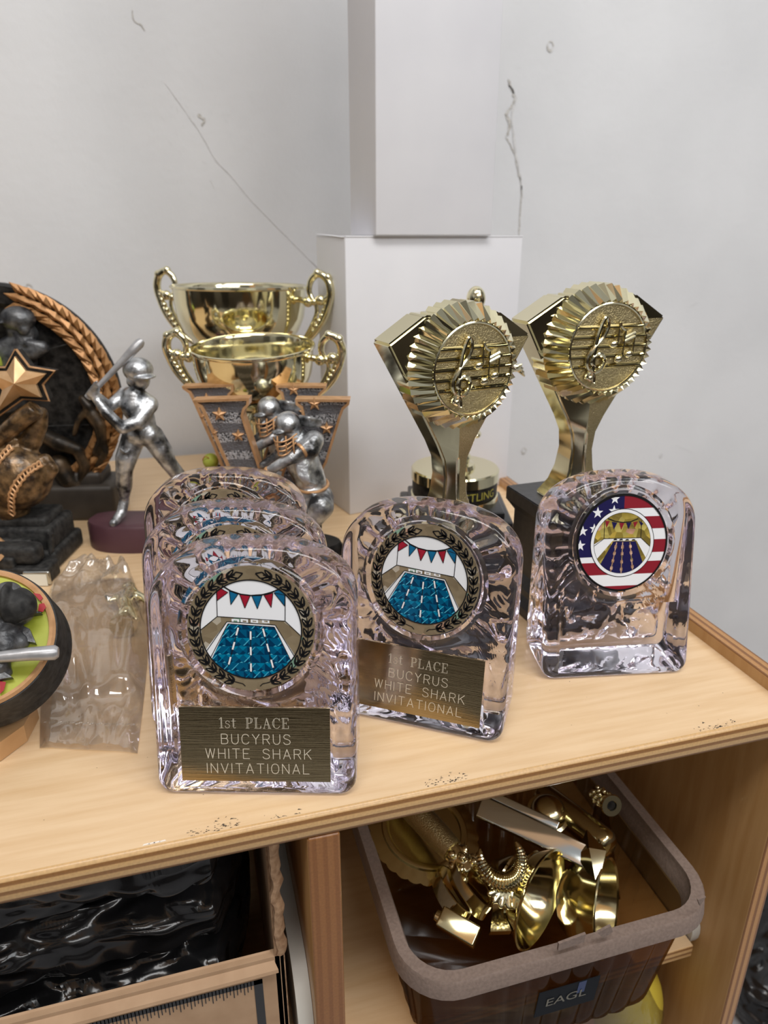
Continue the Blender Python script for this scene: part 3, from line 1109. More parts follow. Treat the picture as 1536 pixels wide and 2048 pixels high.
def C2(x, y):   # pixel of the close view of the flag disc -> unit disc, its slight tilt taken out
    X, Y = (x - 818) / 380, -(y - 718) / 384
    return (X, Y - .05 * X)
def flag_disc():
    p = Print(.0254, .0002)
    # 0 black, 1 white, 2 flag red, 3 navy, 4 gold foil, 5 copper foil, 6 bright red
    p.solid(.0010, 0)
    RO = .965
    p.disc(RO, 1, 1)
    for y0, y1 in ((340, 455), (520, 615), (700, 800), (868, 966), (1056, 1110)):
        a, b = 1 - (y0 - 340) / 380, 1 - (y1 - 340) / 380
        p.fill([(-2, a), (2, a), (2, b), (-2, b)], 2, 2, RO)
    p.fill([(-2, 2), (.01, 2), (.01, -.27), (-2, -.27)], 3, 3, RO)
    for x, y, r in ((605, 487, 46), (742, 378, 42), (738, 470, 46), (580, 610, 40), (488, 632, 42), (470, 745, 46)):
        c = C2(x, y)
        q = [(v.x, v.z) for v in star_pts((c[0], 0, c[1]), r / 380, .40)]
        if max(math.hypot(*k) for k in q) < RO:
            p.fill(q, 1, 4)
        else:
            p.fill([k if math.hypot(*k) < RO else (k[0] * RO / math.hypot(*k), k[1] * RO / math.hypot(*k)) for k in q], 1, 4)
    p.annul(.955, .972, 0, 9)
    p.disc(.70, 0, 5)
    p.disc(.685, 1, 6)
    I_ = .615
    p.disc(I_ + .008, 0, 7)
    p.disc(I_, 4, 8)
    wall = [C2(560, 745), C2(664, 685), C2(970, 672), C2(1080, 760), C2(1080, 1000), C2(560, 1000)]
    p.fill(wall, 1, 9, I_)
    p.fill([C2(735, 702), C2(935, 695), C2(1040, 860), C2(1000, 1000), C2(640, 1000), C2(590, 870)], 4, 10, I_)
    p.fill([C2(742, 706), C2(928, 700), C2(1010, 900), C2(960, 1000), C2(670, 1000), C2(640, 890)], 3, 11, I_)
    for L in ([(664, 540), (664, 685)], [(970, 540), (970, 672)], [(664, 685), (970, 672)], [(664, 685), (572, 745)], [(970, 672), (1060, 740)]):
        a, b = [C2(*q) for q in L]
        if math.hypot(*b) > I_:
            k = I_ / math.hypot(*b)
            b = (b[0] * k, b[1] * k)
        p.line([a, b], .006, 0, 12)
    for x in (758, 806, 857, 910):
        p.fill([C2(x - 16, 696), C2(x + 16, 694), C2(x + 10, 684), C2(x - 10, 685)], 0, 12)
    arc = [C2(690, 528), C2(750, 548), C2(815, 556), C2(880, 548), C2(940, 524)]
    p.line(arc, .010, 0, 12)
    for a, b, c, m in (((668, 545), (705, 548), (680, 600), 2), ((722, 552), (768, 558), (742, 612), 3), ((785, 560), (826, 560), (803, 614), 2),
                       ((842, 558), (884, 554), (864, 606), 3), ((900, 552), (938, 546), (914, 596), 2), ((945, 540), (985, 560), (968, 580), 3)):
        p.fill([C2(*a), C2(*b), C2(*c)], m, 12, I_)
    for a, b in (((770, 712), (730, 945)), ((820, 710), (818, 955)), ((880, 708), (915, 930))):
        A, B = C2(*a), C2(*b)
        p.line([A, B], .012, 5, 12)
        for t0 in (.1, .32, .58, .82):
            q0 = (A[0] + (B[0] - A[0]) * t0, A[1] + (B[1] - A[1]) * t0)
            q1 = (A[0] + (B[0] - A[0]) * (t0 + .1), A[1] + (B[1] - A[1]) * (t0 + .1))
            p.line([q0, q1], .028, 5, 13)
    return p.bm, ['print_black', 'print_white', 'print_flagred', 'print_navy', 'foil_gold', 'foil_copper', 'print_red']

# --- engraved lettering: single-stroke and outlined-serif characters -----
G = {
    'B': ([[(0, 0), (0, 1), (.42, 1), (.56, .93), (.6, .78), (.54, .62), (.42, .55), (0, .55)], [(.42, .55), (.58, .47), (.64, .3), (.58, .08), (.42, 0), (0, 0)]], .64),
    'U': ([[(0, 1), (0, .3), (.08, .1), (.22, 0), (.42, 0), (.56, .1), (.64, .3), (.64, 1)]], .64),
    'C': ([[(.66, .78), (.58, .93), (.42, 1), (.26, 1), (.1, .9), (0, .66), (0, .34), (.1, .1), (.26, 0), (.42, 0), (.58, .07), (.66, .22)]], .66),
    'Y': ([[(0, 1), (.33, .5), (.66, 1)], [(.33, .5), (.33, 0)]], .66),
    'R': ([[(0, 0), (0, 1), (.42, 1), (.58, .92), (.62, .76), (.58, .58), (.42, .5), (0, .5)], [(.34, .5), (.64, 0)]], .64),
    'S': ([[(.62, .82), (.52, .95), (.36, 1), (.24, 1), (.08, .94), (.02, .78), (.08, .62), (.3, .53), (.5, .46), (.62, .34), (.64, .22), (.56, .06), (.38, 0), (.24, 0), (.08, .06), (0, .2)]], .64),
    'W': ([[(0, 1), (.22, 0), (.44, 1), (.66, 0), (.88, 1)]], .88),
    'H': ([[(0, 0), (0, 1)], [(.64, 0), (.64, 1)], [(0, .52), (.64, .52)]], .64),
    'I': ([[(0, 0), (0, 1)]], .02),
    'T': ([[(0, 1), (.68, 1)], [(.34, 1), (.34, 0)]], .68),
    'E': ([[(.6, 1), (0, 1), (0, 0), (.6, 0)], [(0, .52), (.46, .52)]], .6),
    'A': ([[(0, 0), (.34, 1), (.68, 0)], [(.11, .32), (.57, .32)]], .68),
    'K': ([[(0, 0), (0, 1)], [(.62, 1), (0, .4)], [(.22, .6), (.64, 0)]], .64),
    'N': ([[(0, 0), (0, 1), (.64, 0), (.64, 1)]], .64),
    'V': ([[(0, 1), (.34, 0), (.68, 1)]], .68),
    'O': ([[(.26, 0), (.1, .1), (0, .34), (0, .66), (.1, .9), (.26, 1), (.44, 1), (.6, .9), (.7, .66), (.7, .34), (.6, .1), (.44, 0), (.26, 0)]], .70),
    'L': ([[(0, 1), (0, 0), (.56, 0)]], .56),
    # serif letters of the first line, drawn with doubled stems
    '1': ([[(.05, .82), (.2, 1), (.2, 0)], [(.28, 1), (.28, 0)], [(.2, 1), (.28, 1)], [(.06, 0), (.42, 0)]], .42),
    's': ([[(.40, .54), (.38, .66), (.2, .7), (.06, .6), (.08, .46), (.3, .36), (.42, .24), (.36, .06), (.18, 0), (.03, .08), (.02, .2)]], .42),
    't': ([[(.16, .92), (.16, .14), (.24, 0), (.4, .04)], [(.23, .92), (.23, .16)], [(0, .68), (.4, .68)]], .42),
    'P': ([[(.1, 0), (.1, 1)], [(.2, 0), (.2, 1)], [(0, 1), (.42, 1), (.6, .9), (.62, .72), (.54, .54), (.4, .48), (.2, .48)], [(.46, .96), (.5, .72), (.42, .5)], [(0, 0), (.32, 0)]], .64),
    'l': ([[(.1, 0), (.1, 1)], [(.2, .06), (.2, 1)], [(0, 1), (.32, 1)], [(0, 0), (.6, 0), (.6, .26)], [(.54, .04), (.6, .26)]], .62),
    'a': ([[(0, 0), (.2, 0)], [(.1, 0), (.36, 1), (.66, 0)], [(.36, .84), (.56, 0)], [(.46, 0), (.74, 0)], [(.19, .34), (.5, .34)]], .74),
    'c': ([[(.64, .74), (.64, 1)], [(.64, .8), (.5, .97), (.34, 1), (.14, .9), (0, .62), (0, .38), (.14, .1), (.34, 0), (.5, .03), (.66, .24)], [(.16, .86), (.1, .5), (.16, .14)]], .68),
    'e': ([[(.1, 0), (.1, 1)], [(.2, 0), (.2, 1)], [(0, 1), (.6, 1), (.6, .76)], [(0, 0), (.62, 0), (.62, .26)], [(.2, .52), (.42, .52)], [(.42, .42), (.42, .62)]], .66),
}
def engrave(bm, s, cx, z, h, gap, wid, off, space=.9):
    tot = sum((G[c][1] + gap) if c != ' ' else space for c in s) - gap
    x = cx - tot * h / 2
    for c in s:
        if c == ' ':
            x += space * h
            continue
        for st in G[c][0]:
            for a, b in zip(st, st[1:]):
                d = Vector((b[0] - a[0], b[1] - a[1]))
                d.normalize()
                n = Vector((-d.y, d.x)) * wid
                e = d * wid * .6
                q = []
                for pp, sx, se in ((a, 1, -1), (a, -1, -1), (b, -1, 1), (b, 1, 1)):
                    q.append(face_pt(x + pp[0] * h + n.x * sx + e.x * se, z + pp[1] * h + n.y * sx + e.y * se, off))
                poly(bm, q)
        x += (G[c][1] + gap) * h

aw_mesh = award_mesh()
def award(label, loc, rz, plaque, group=None):
    t = Thing('acrylic_award', label, 'award', (loc[0], loc[1], .0004), rz, group)
    link('block', aw_mesh, 'glass', t, angle=48)
    if plaque:
        b, ms = pool_disc()
        link('disc_insert', b, ms, t, smooth=False)
        b = NB()
        P = [face_pt(sx * .0313, z, -.0015) for sx, z in ((-1, .0064), (1, .0064), (1, .0391), (-1, .0391))]
        prism(b, P, (0, 0, 0), (0, -.0007, 0))
        pl = link('name_plate', b, 'brass', t, smooth=False)
        b = NB()
        o_ = -.00076
        engrave(b, '1st Place', -.0003, .0301, .0045, .16, .00008, o_, .75)
        engrave(b, 'BUCYRUS', .0003, .0231, .0043, .36, .00014, o_)
        engrave(b, 'WHITE SHARK', .0012, .0166, .0043, .36, .00014, o_, .95)
        engrave(b, 'INVITATIONAL', .0009, .0100, .0043, .36, .00014, o_)
        link('engraving', b, 'engrave', pl, smooth=False)
    else:
        b, ms = flag_disc()
        link('disc_insert', b, ms, t, smooth=False)
    return t
FACE = -YAW
a1 = award('clear acrylic first place swimming award at the front of the row of three', (.0115, .2410, 0), R_(-16.6), True, 'acrylic award blocks')
dup(a1.o, (.0082, .2862, .0004), R_(-15.2), 'clear acrylic swimming award in the middle of the row of three')
dup(a1.o, (.0076, .3366, .0004), R_(-15.0), 'clear acrylic swimming award at the back of the row of three')
dup(a1.o, (.0887, .2655, .0004), R_(-34.0), 'clear acrylic swimming award turned aside, between the row of three and the flag award')
a5 = award('clear acrylic award with a stars and stripes disc and an empty plate tray', (.2058, .2765, 0), R_(-10.5), False, 'acrylic award blocks')
a5.o.scale = (.955, 1, 1)

# ================================================================== GOLD MUSIC TROPHIES
def music_trophy(label, loc, rz):
    t = Thing('music_trophy', label, 'trophy', loc, rz, 'gold music trophies')
    BH, UP = .072, .080
    b = NB()
    def frus(z0, z1, w0, w1):
        q = lambda w, z: [Vector((-w, -w, z)), Vector((w, -w, z)), Vector((w, w, z)), Vector((-w, w, z))]
        A, B = [b.verts.new(p) for p in q(w0, z0)], [b.verts.new(p) for p in q(w1, z1)]
        b.faces.new(A[::-1])
        b.faces.new(B)
        for i in range(4):
            b.faces.new((A[i], A[(i + 1) % 4], B[(i + 1) % 4], B[i]))
    frus(0, .006, .0300, .0300)
    frus(.006, .011, .0300, .0265)
    frus(.011, .015, .0265, .0265)
    frus(.015, .021, .0265, .0225)
    frus(.021, .058, .0225, .0225)
    frus(.058, .064, .0225, .0265)
    frus(.064, BH, .0265, .0265)
    bmesh.ops.remove_doubles(b, verts=b.verts[:], dist=1e-6)
    bmesh.ops.bevel(b, geom=[e for e in b.edges], offset=.0006, segments=2, affect='EDGES')
    link('base', b, 'black_plastic', t, angle=30)
    # fan-shaped blade: waist, shoulders, flat top corners
    sec = [(.0000, .0165, .0120), (.0035, .0140, .0112), (.0090, .0105, .0095), (.0180, .0078, .0080), (.0290, .0066, .0072), (.0390, .0078, .0070), (.0480, .0118, .0072),
           (.101, .0415, .0090)]
    b = NB()
    F, Bk = [], []
    for h, w, d in sec:
        z = BH + h
        F.append([b.verts.new((x, -d - (.002 if k == 1 and h < .05 else 0), z)) for k, x in enumerate((-w, 0, w))])
        Bk.append([b.verts.new((x, d, z)) for x in (-w, 0, w)])
    def quad(*v, m=0):
        b.faces.new(v).material_index = m
    for i in range(len(sec) - 1):
        for k in range(2):
            quad(F[i][k], F[i][k + 1], F[i + 1][k + 1], F[i + 1][k], m=1 if k == 1 and i > 1 else 0)
            quad(Bk[i][k + 1], Bk[i][k], Bk[i + 1][k], Bk[i + 1][k + 1])
        quad(F[i][0], F[i + 1][0], Bk[i + 1][0], Bk[i][0])
        quad(F[i][2], Bk[i][2], Bk[i + 1][2], F[i + 1][2])
    b.faces.new((F[0][0], Bk[0][0], Bk[0][1], Bk[0][2], F[0][2], F[0][1]))
    # upper cap
    zt = UP + .1055
    T = [b.verts.new(p) for p in ((-.0215, -.009, zt), (.0215, -.009, zt), (.0215, .009, zt), (-.0215, .009, zt))]
    quad(F[-1][0], F[-1][1], T[0], m=0)
    b.faces.new((F[-1][1], F[-1][2], T[1], T[0]))
    b.faces.new((Bk[-1][1], Bk[-1][0], T[3], T[2]))
    b.faces.new((Bk[-1][2], Bk[-1][1], T[2]))
    b.faces.new((F[-1][0], T[0], T[3], Bk[-1][0]))
    b.faces.new((F[-1][2], Bk[-1][2], T[2], T[1]))
    b.faces.new(T)
    bmesh.ops.recalc_face_normals(b, faces=b.faces[:])
    bmesh.ops.bevel(b, geom=[e for e in b.edges if e.calc_face_angle(0) > .5], offset=.0012, segments=2, affect='EDGES')
    link('blade', b, ['gold', 'gold_soft'], t, angle=28)
    # medallion: pleated ring around a flat face
    mc = Vector((0, -.0095, UP + .080))
    b = NB()
    n = 42
    ro, ri = .0318, .0238
    O, I, K = [], [], []
    for i in range(2 * n):
        a = 2 * PI * i / (2 * n)
        up = i % 2
        ro_ = ro if up else ro - .0012
        O.append(b.verts.new(mc + Vector((math.cos(a) * ro_, .0010 - (.0016 if up else 0), math.sin(a) * ro_))))
        I.append(b.verts.new(mc + Vector((math.cos(a) * (ri + (.0009 if up else -.0007)), -.0105 - (.0012 if up else 0), math.sin(a) * (ri + (.0009 if up else -.0007))))))
        K.append(b.verts.new(mc + Vector((math.cos(a) * ro_, .0115, math.sin(a) * ro_))))
    for i in range(2 * n):
        j = (i + 1) % (2 * n)
        b.faces.new((O[i], O[j], I[j], I[i]))
        b.faces.new((K[i], K[j], O[j], O[i]))
    b.faces.new(K)
    C0 = b.verts.new(mc + Vector((0, -.0085, 0)))
    J = [b.verts.new(mc + Vector((math.cos(2 * PI * i / (2 * n)) * (ri - .002), -.0085, math.sin(2 * PI * i / (2 * n)) * (ri - .002)))) for i in range(2 * n)]
    for i in range(2 * n):
        j = (i + 1) % (2 * n)
        b.faces.new((I[i], I[j], J[j], J[i]))
        b.faces.new((J[i], J[j], C0))
    md = link('pleated_ring', b, 'gold', t, smooth=False)
    # inner plate with staff lines, clef and notes in relief
    b = NB()
    fy = -.0092
    rr = .0224
    lathe(b, [(0, 0), (rr, 0), (rr, .0010), (0, .0010)], 64, 0, Matrix.Translation(mc + Vector((0, fy + .0008, 0))) @ Matrix.Rotation(PI / 2, 4, 'X'))
    link('face_plate', b, 'gold_soft', t, angle=40)
    b = NB()
    yy = fy - .0004
    tube(b, [mc + Vector((math.cos(a) * rr, yy, math.sin(a) * rr)) for a in [2 * PI * i / 64 for i in range(65)]], .0008, 8, cap=False)
    link('beaded_rim', b, 'gold', t)
    b = NB()
    for k in range(5):
        z = .0105 - k * .0050
        x = math.sqrt(rr * rr - z * z) - .0004
        sl = .10
        p0, p1 = mc + Vector((-x, yy, z - sl * x * .0)), mc + Vector((x, yy, z))
        prism(b, [p0 + Vector((0, .0008, -.0017)), p0 + Vector((0, -.0010, -.0003)), p0 + Vector((0, -.0010, .0003)), p0 + Vector((0, .0008, .0017))], (0, 0, 0), p1 - p0)
    link('staff_lines', b, 'gold', t, smooth=False)
    def rel(pts, r, k=7, close=False):
        return [mc + Vector((x * .023, yy - .0012, z * .023)) for x, z in pts], r
    b = NB()
    clef = [(-.42, -.70), (-.52, -.62), (-.44, -.52), (-.34, -.60), (-.34, -.75), (-.38, -.3), (-.34, .2), (-.26, .52), (-.16, .68), (-.10, .50), (-.18, .28), (-.40, .02), (-.54, -.2), (-.50, -.42),
            (-.34, -.52), (-.16, -.44), (-.10, -.26), (-.22, -.12), (-.38, -.16), (-.44, -.30), (-.34, -.38)]
    P, _ = rel(clef, 0)
    tube(b, catmull(P, 6), .0011, 8)
    ball(b, mc + Vector((-.42 * .023, yy - .001, -.66 * .023)), (.0017, .0012, .0017))
    link('treble_clef', b, 'gold', t)
    def note(pts, flags):
        b = NB()
        for x, z in pts:
            ball(b, mc + Vector((x * .023, yy - .0012, z * .023)), (.0024, .0014, .0018), rot=Matrix.Rotation(R_(-20), 3, 'Y'))
            tube(b, rel([(x + .09, z), (x + .10, z + .48)], 0)[0], .0006, 6)
        for f in flags:
            tube(b, catmull(rel(f, 0)[0], 4), .0008, 6)
        link('music_note', b, 'gold', t)
    note([(.10, .08)], [[(.20, .56), (.26, .44), (.36, .36), (.34, .22)]])
    note([(.26, -.26), (.52, -.16)], [[(.36, .22), (.62, .32)], [(.36, .14), (.62, .24)]])
    return t
mt = music_trophy('gold music trophy standing in front of the white boxes, nearer the centre', (.1315, .3415, 0), R_(11.5))
m2 = dup(mt.o, (.2180, .3600, 0), R_(4.0), 'gold music trophy standing before the bare wall, behind the flag award')
m2.scale = (1.07, 1.07, 1.03)

# ================================================================== WRESTLING TROPHY
wt = Thing('wrestling_trophy', 'small gold wrestling trophy with a lettered black band, half hidden behind the music trophy', 'trophy', (.186, .470, 0), FACE)
b = NB()
box(b, (-.040, -.034, 0), (.040, .034, .030), 0, .002)
box(b, (-.034, -.030, .030), (.034, .030, .036), 0, .0015)
link('base', b, 'black_plastic', wt, angle=30)
b = NB()
lathe(b, [(0, .036), (.0325, .036), (.0325, .041), (.031, .0415), (.031, .0525), (.0325, .053), (.0325, .060), (.0315, .061), (0, .061)], 64)
link('drum', b, 'gold', wt)
b = NB()
lathe(b, [(.0312, .0418), (.0316, .0420), (.0316, .0522), (.0312, .0524)], 64)
bd = link('band', b, 'black', wt)
b = text_mesh('WRESTLING', .0085)
for v in b.verts:
    a = v.co.x / .0316 + .28
    v.co = Vector((math.sin(a) * .0318, -math.cos(a) * .0318, .0442 + v.co.y))
link('lettering', b, mat('band_yellow', (.55, .50, .10), .4, metal=.4), bd, smooth=False)
b = NB()
lathe(b, [(0, .061), (.015, .061), (.014, .064), (.0105, .065), (.0105, .067), (.0118, .069), (.0105, .071), (.0095, .0725), (.0112, .0745), (.0095, .0765), (.0088, .078),
          (.0104, .080), (.0088, .082), (.0085, .084), (.013, .086), (.012, .0885), (.004, .090), (0, .090)], 40)
link('column', b, 'gold', wt)
b = NB()
z0 = .088
limb(b, [(-.010, 0, z0), (-.012, -.004, z0 + .016), (-.005, .002, z0 + .034)], [.004, .0045, .0058])
limb(b, [(.012, 0, z0), (.013, -.006, z0 + .016), (.005, .001, z0 + .034)], [.004, .0045, .0058])
limb(b, [(0, 0, z0 + .035), (.001, -.003, z0 + .050), (.002, -.005, z0 + .062)], [.0075, .0085, .0095])
limb(b, [(.002, -.004, z0 + .066), (.007, -.005, z0 + .086)], [.0045, .0034])
ball(b, (.009, -.006, z0 + .093), (.0066, .0070, .0085))
limb(b, [(.012, -.003, z0 + .064), (.026, -.006, z0 + .056), (.037, -.012, z0 + .048)], [.0042, .0036, .0030])
limb(b, [(-.008, -.003, z0 + .064), (-.017, -.012, z0 + .056), (-.012, -.022, z0 + .050)], [.0042, .0036, .0030])
for k in range(4):
    limb(b, [(.037, -.012, z0 + .048), (.0415 + .001 * k, -.013 + .001 * k, z0 + .0505 - .0028 * k)], [.0013, .0010])
limb(b, [(-.012, -.022, z0 + .050), (-.008, -.026, z0 + .050)], [.0026, .002])
ball(b, (-.011, -.005, z0 - .0005), (.0045, .008, .003))
ball(b, (.013, -.005, z0 - .0005), (.0045, .008, .003))
link('wrestler_figure', fuse(b, .0009, 3), 'gold', wt, angle=180)

# ================================================================== GOLD CUPS
def cup(label, loc, Rr, rim, tilt=0.0, crz=0.0):
    t = Thing('loving_cup', label, 'cup', loc, FACE + R_(crz), 'two-handled gold cups')
    dep = 1.08 * Rr
    tl = Matrix.Translation((0, 0, rim)) @ Matrix.Rotation(tilt, 4, 'X')
    outer = [(1.0, 0), (.985, -.03), (.975, -.22), (.94, -.42), (.86, -.60), (.73, -.76), (.55, -.89), (.34, -.97), (.16, -1.0), (.10, -1.03)]
    b = NB()
    pr = [(r * Rr * .965, z * dep * .985 - .0) for r, z in outer[:-1]][::-1]
    pr = [(0, -.975 * dep)] + pr
    lathe(b, pr + [(r * Rr * .99, .0008) for r in (1.0,)] + [(1.015 * Rr, .0004), (1.02 * Rr, -.0012), (1.0 * Rr, -.0022)] + [(r * Rr, z * dep) for r, z in outer[1:]] + [(0, -1.03 * dep)], 72, 0, tl)
    link('bowl', b, 'gold', t, angle=50)
    zb = rim - 1.03 * dep
    hb = max(.02, zb * .35)
    b = NB()
    lathe(b, [(0, hb), (.42 * Rr, hb), (.40 * Rr, hb + .003), (.2 * Rr, hb + .008), (.10 * Rr, hb + .016), (.10 * Rr, zb - .008), (.17 * Rr, zb - .005), (.17 * Rr, zb - .002), (.10 * Rr, zb + .003), (0, zb + .004)], 40)
    link('stem', b, 'gold', t)
    b = NB()
    box(b, (-.42 * Rr, -.42 * Rr, 0), (.42 * Rr, .42 * Rr, hb), 0, .002)
    link('base', b, 'black_plastic', t, angle=30)
    for sx in (-1, 1):
        b = NB()
        m = lambda x, z: tl @ Vector((sx * (Rr + (x * 1.1 if x > 0 else x) * Rr), 0, z * Rr))
        main = [(.20, -.20), (.13, -.06), (.16, .10), (.27, .19), (.39, .12), (.44, -.04), (.41, -.22), (.33, -.44), (.19, -.64), (.02, -.80), (-.22, -.94)]
        tube(b, catmull([m(*q) for q in main], 6), [.0018, .0022, .0026, .0030, .0032, .0034, .0032, .0030, .0028, .0024, .0020], 10)
        tube(b, catmull([m(*q) for q in ((-.02, -.17), (.10, -.20), (.22, -.19), (.34, -.16), (.43, -.10))], 5), .0024, 8)
        tube(b, catmull([m(*q) for q in ((.22, -.20), (.23, -.34), (.17, -.50), (.06, -.70), (-.02, -.82))], 5), .0017, 8)
        for q, r in (((.11, -.20), .0042), ((.29, -.17), .0042), ((.40, .14), .0034), ((.25, .20), .0034), ((.20, -.20), .003)):
            ball(b, m(*q), r, seg=14)
        for k in range(9):
            s = k / 8
            ball(b, m(.445 - .26 * s ** 1.4, -.02 - .60 * s), .0030, seg=10)
        link('handle', b, 'gold', t, angle=60)
    return t
def ground(x, y, w):
    p = at(x, y, w)
    return (p.x, p.y, 0), p.z
g1, z1 = ground(505, 692, .515)
cup('smaller two-handled gold cup, the front one, behind the letter trophies', g1, .0437, z1, R_(4.0), -8)
g2, z2 = ground(480, 574, .606)
cup('larger two-handled gold cup at the back against the wall', g2, .0545, z2 + .001, R_(-1.5), -20)

# ================================================================== V-SHAPED SOFTBALL TROPHIES
VW = .437
vb = at(545, 1100, VW)
vt = Thing('letter_trophy', 'pewter and bronze letter V softball trophy with a catcher, the front one of two', 'trophy', (vb.x, vb.y, 0), FACE, 'letter V softball trophies')
def V_(x, y, d=0.0):
    p = vt.px(x, y, VW)
    return Vector((p.x, p.y + d, p.z))
armL = [(388.7, 797), (391, 803), (404, 812), (411, 826), (457, 930), (505, 1050), (518, 1085), (545, 1085), (545, 1020), (522, 928), (489, 828), (492, 816), (500, 808), (501, 793)]
armR = [(592, 795), (593, 806), (603, 814), (606, 828), (566, 940), (545, 1020), (545, 1085), (572, 1085), (584, 1050), (655, 921), (682, 832), (688, 816), (699, 806), (701, 796)]
def inset(pts, d):
    o = []
    n = len(pts)
    ar = sum(pts[i][0] * pts[(i + 1) % n][1] - pts[(i + 1) % n][0] * pts[i][1] for i in range(n))
    s = 1 if ar > 0 else -1
    for i in range(n):
        a, b_, c = Vector(pts[i - 1]), Vector(pts[i]), Vector(pts[(i + 1) % n])
        e0, e1 = (b_ - a).normalized(), (c - b_).normalized()
        n0, n1 = Vector((-e0.y, e0.x)) * s, Vector((-e1.y, e1.x)) * s
        m = n0 + n1
        if m.length < 1e-6:
            m = n0
        m.normalize()
        o.append(tuple(b_ + m * d / max(.45, m.dot(n0))))
    return o
for arm in (armL, armR):
    b = NB()
    P = [V_(*q) for q in arm]
    I = [V_(*q) for q in inset(arm, 5.0)]
    # raised rim, sunk face, body behind
    n = len(P)
    fA = [b.verts.new(p + Vector((0, -.0050, 0))) for p in P]
    fI = [b.verts.new(p + Vector((0, -.0050, 0))) for p in I]
    fD = [b.verts.new(p + Vector((0, -.0026, 0))) for p in I]
    bk = [b.verts.new(p + Vector((0, .0055, 0))) for p in P]
    for i in range(n):
        j = (i + 1) % n
        b.faces.new((fA[i], fA[j], fI[j], fI[i])).material_index = 1
        b.faces.new((fI[i], fI[j], fD[j], fD[i])).material_index = 1
        b.faces.new((bk[i], bk[j], fA[j], fA[i])).material_index = 1
    b.faces.new(fD).material_index = 0
    b.faces.new(bk).material_index = 0
    link('letter_arm', b, ['v_face', 'bronze'], vt, smooth=False)
for x, y, r in ((441.5, 826, 14), (479, 868, 12.5), (432, 862, 6), (630, 805, 14), (654, 854, 13), (571, 916, 9)):
    b = NB()
    c = V_(x, y, -.0030)
    rr = r * .000325
    P = star_pts(c, rr, .45)
    tip = b.verts.new(c + Vector((0, -.0030, 0)))
    A = [b.verts.new(p + Vector((0, -.0014, 0))) for p in P]
    B = [b.verts.new(p + Vector((0, .0004, 0))) for p in P]
    for i in range(10):
        j = (i + 1) % 10
        b.faces.new((A[i], A[j], tip))
        b.faces.new((B[i], B[j], A[j], A[i]))
    link('star', b, 'bronze', vt, smooth=False)
b = NB()
S_ = .000325
def vl(pts, rad):
    limb(b, [V_(x, y, d) for x, y, d in pts], [r * S_ for r in rad])
vl([(600, 880, -.012), (612, 915, -.014), (626, 950, -.014), (630, 985, -.013)], [27, 33, 30, 36])       # trunk bent forward
vl([(632, 868, -.016), (628, 880, -.020)], [20, 18])                                                      # near shoulder
vl([(632, 868, -.018), (592, 892, -.026), (562, 908, -.027), (543, 921, -.026)], [17, 12, 9.5, 7.5])       # near arm
vl([(585, 880, -.008), (556, 905, -.006), (530, 922, -.008)], [15, 10, 8])                                 # far arm
for k, (dx, dy) in enumerate(((-14, 2), (-15, 7), (-13, 11), (-9, 14))):
    vl([(540, 923, -.026), (540 + dx * .6, 923 + dy, -.028), (540 + dx, 925 + dy * 1.5, -.026)], [4.5, 3.2, 2.6])
vl([(543, 920, -.026), (538, 930, -.031)], [4.2, 3.0])
vl([(606, 862, -.012), (592, 852, -.013)], [12, 12])                                                      # neck
vl([(636, 985, -.014), (648, 985, -.026), (622, 1022, -.024), (610, 1062, -.012)], [36, 26, 20, 15])       # thigh and shin
vl([(612, 990, -.010), (585, 1010, -.016), (575, 1068, -.008)], [30, 22, 14])
vl([(610, 1066, -.012), (590, 1074, -.018)], [13, 10])
vl([(575, 1068, -.008), (556, 1076, -.016)], [13, 10])
ball(b, V_(583, 852, -.014), (20 * S_, .0085, 23 * S_))                                                   # head
ball(b, V_(571, 866, -.021), (8 * S_, .003, 8 * S_))
# folds of the shirt and trousers
for k in range(9):
    y = 962 + k * 6.5
    vl([(600 + k, y + 4, -.022 - .001 * (k % 2)), (632, y - 3, -.0262), (662 - k, y + 2, -.017)], [3.2, 3.8, 3])
for k in range(4):
    vl([(596 + 8 * k, 884 + 8 * k, -.023), (606 + 7 * k, 926 + 4 * k, -.0255), (618 + 6 * k, 944, -.024)], [3, 3.4, 3])
link('catcher_figure', fuse(b, .00085, 3), 'pewter', vt, angle=180)
b = NB()
hc = V_(582, 836, -.0140)
ball(b, hc, (25 * S_, .0100, 23 * S_))
ball(b, V_(566, 846, -.022), (13 * S_, .0050, 4 * S_))
ball(b, V_(600, 850, -.012), (9 * S_, .007, 12 * S_))
link('helmet', fuse(b, .0007, 3), 'pewter', vt, angle=180)
b = NB()
for k in range(4):
    y = 855 + k * 8.5
    tube(b, catmull([V_(556 + 3 * k, y + 4, -.019), V_(564 + 2 * k, y + 5, -.0275), V_(583, y + 3, -.0285), V_(602 - k, y - 6, -.0225)], 5), .00055, 6)
for x in (566, 582, 596):
    tube(b, catmull([V_(x, 851, -.0255), V_(x + 2, 868, -.0290), V_(x + 3, 884, -.0275)], 4), .00055, 6)
link('face_guard', b, 'bronze', vt)
b = NB()
for k in range(5):
    limb(b, [V_(604, 828 + 2 * k, -.010), V_(622, 826 + 4.2 * k, -.014 + .001 * k), V_(644, 832 + 3.0 * k, -.010)], [6 * S_, 5 * S_, 2.2 * S_])
link('ponytail', fuse(b, .0006, 2), 'pewter', vt, angle=180)
def cuff(p, q, r, w, nm):
    b = NB()
    p, q = Vector(p), Vector(q)
    d = (q - p).normalized()
    tube(b, [p - d * w, p - d * w * .6, p + d * w * .6, p + d * w], [r * .9, r, r, r * .9], 20)
    link(nm, b, 'bronze', vt)
cuff(V_(611, 881, -.0222), V_(592, 892, -.026), 15.6 * S_, .0011, 'sleeve_band')
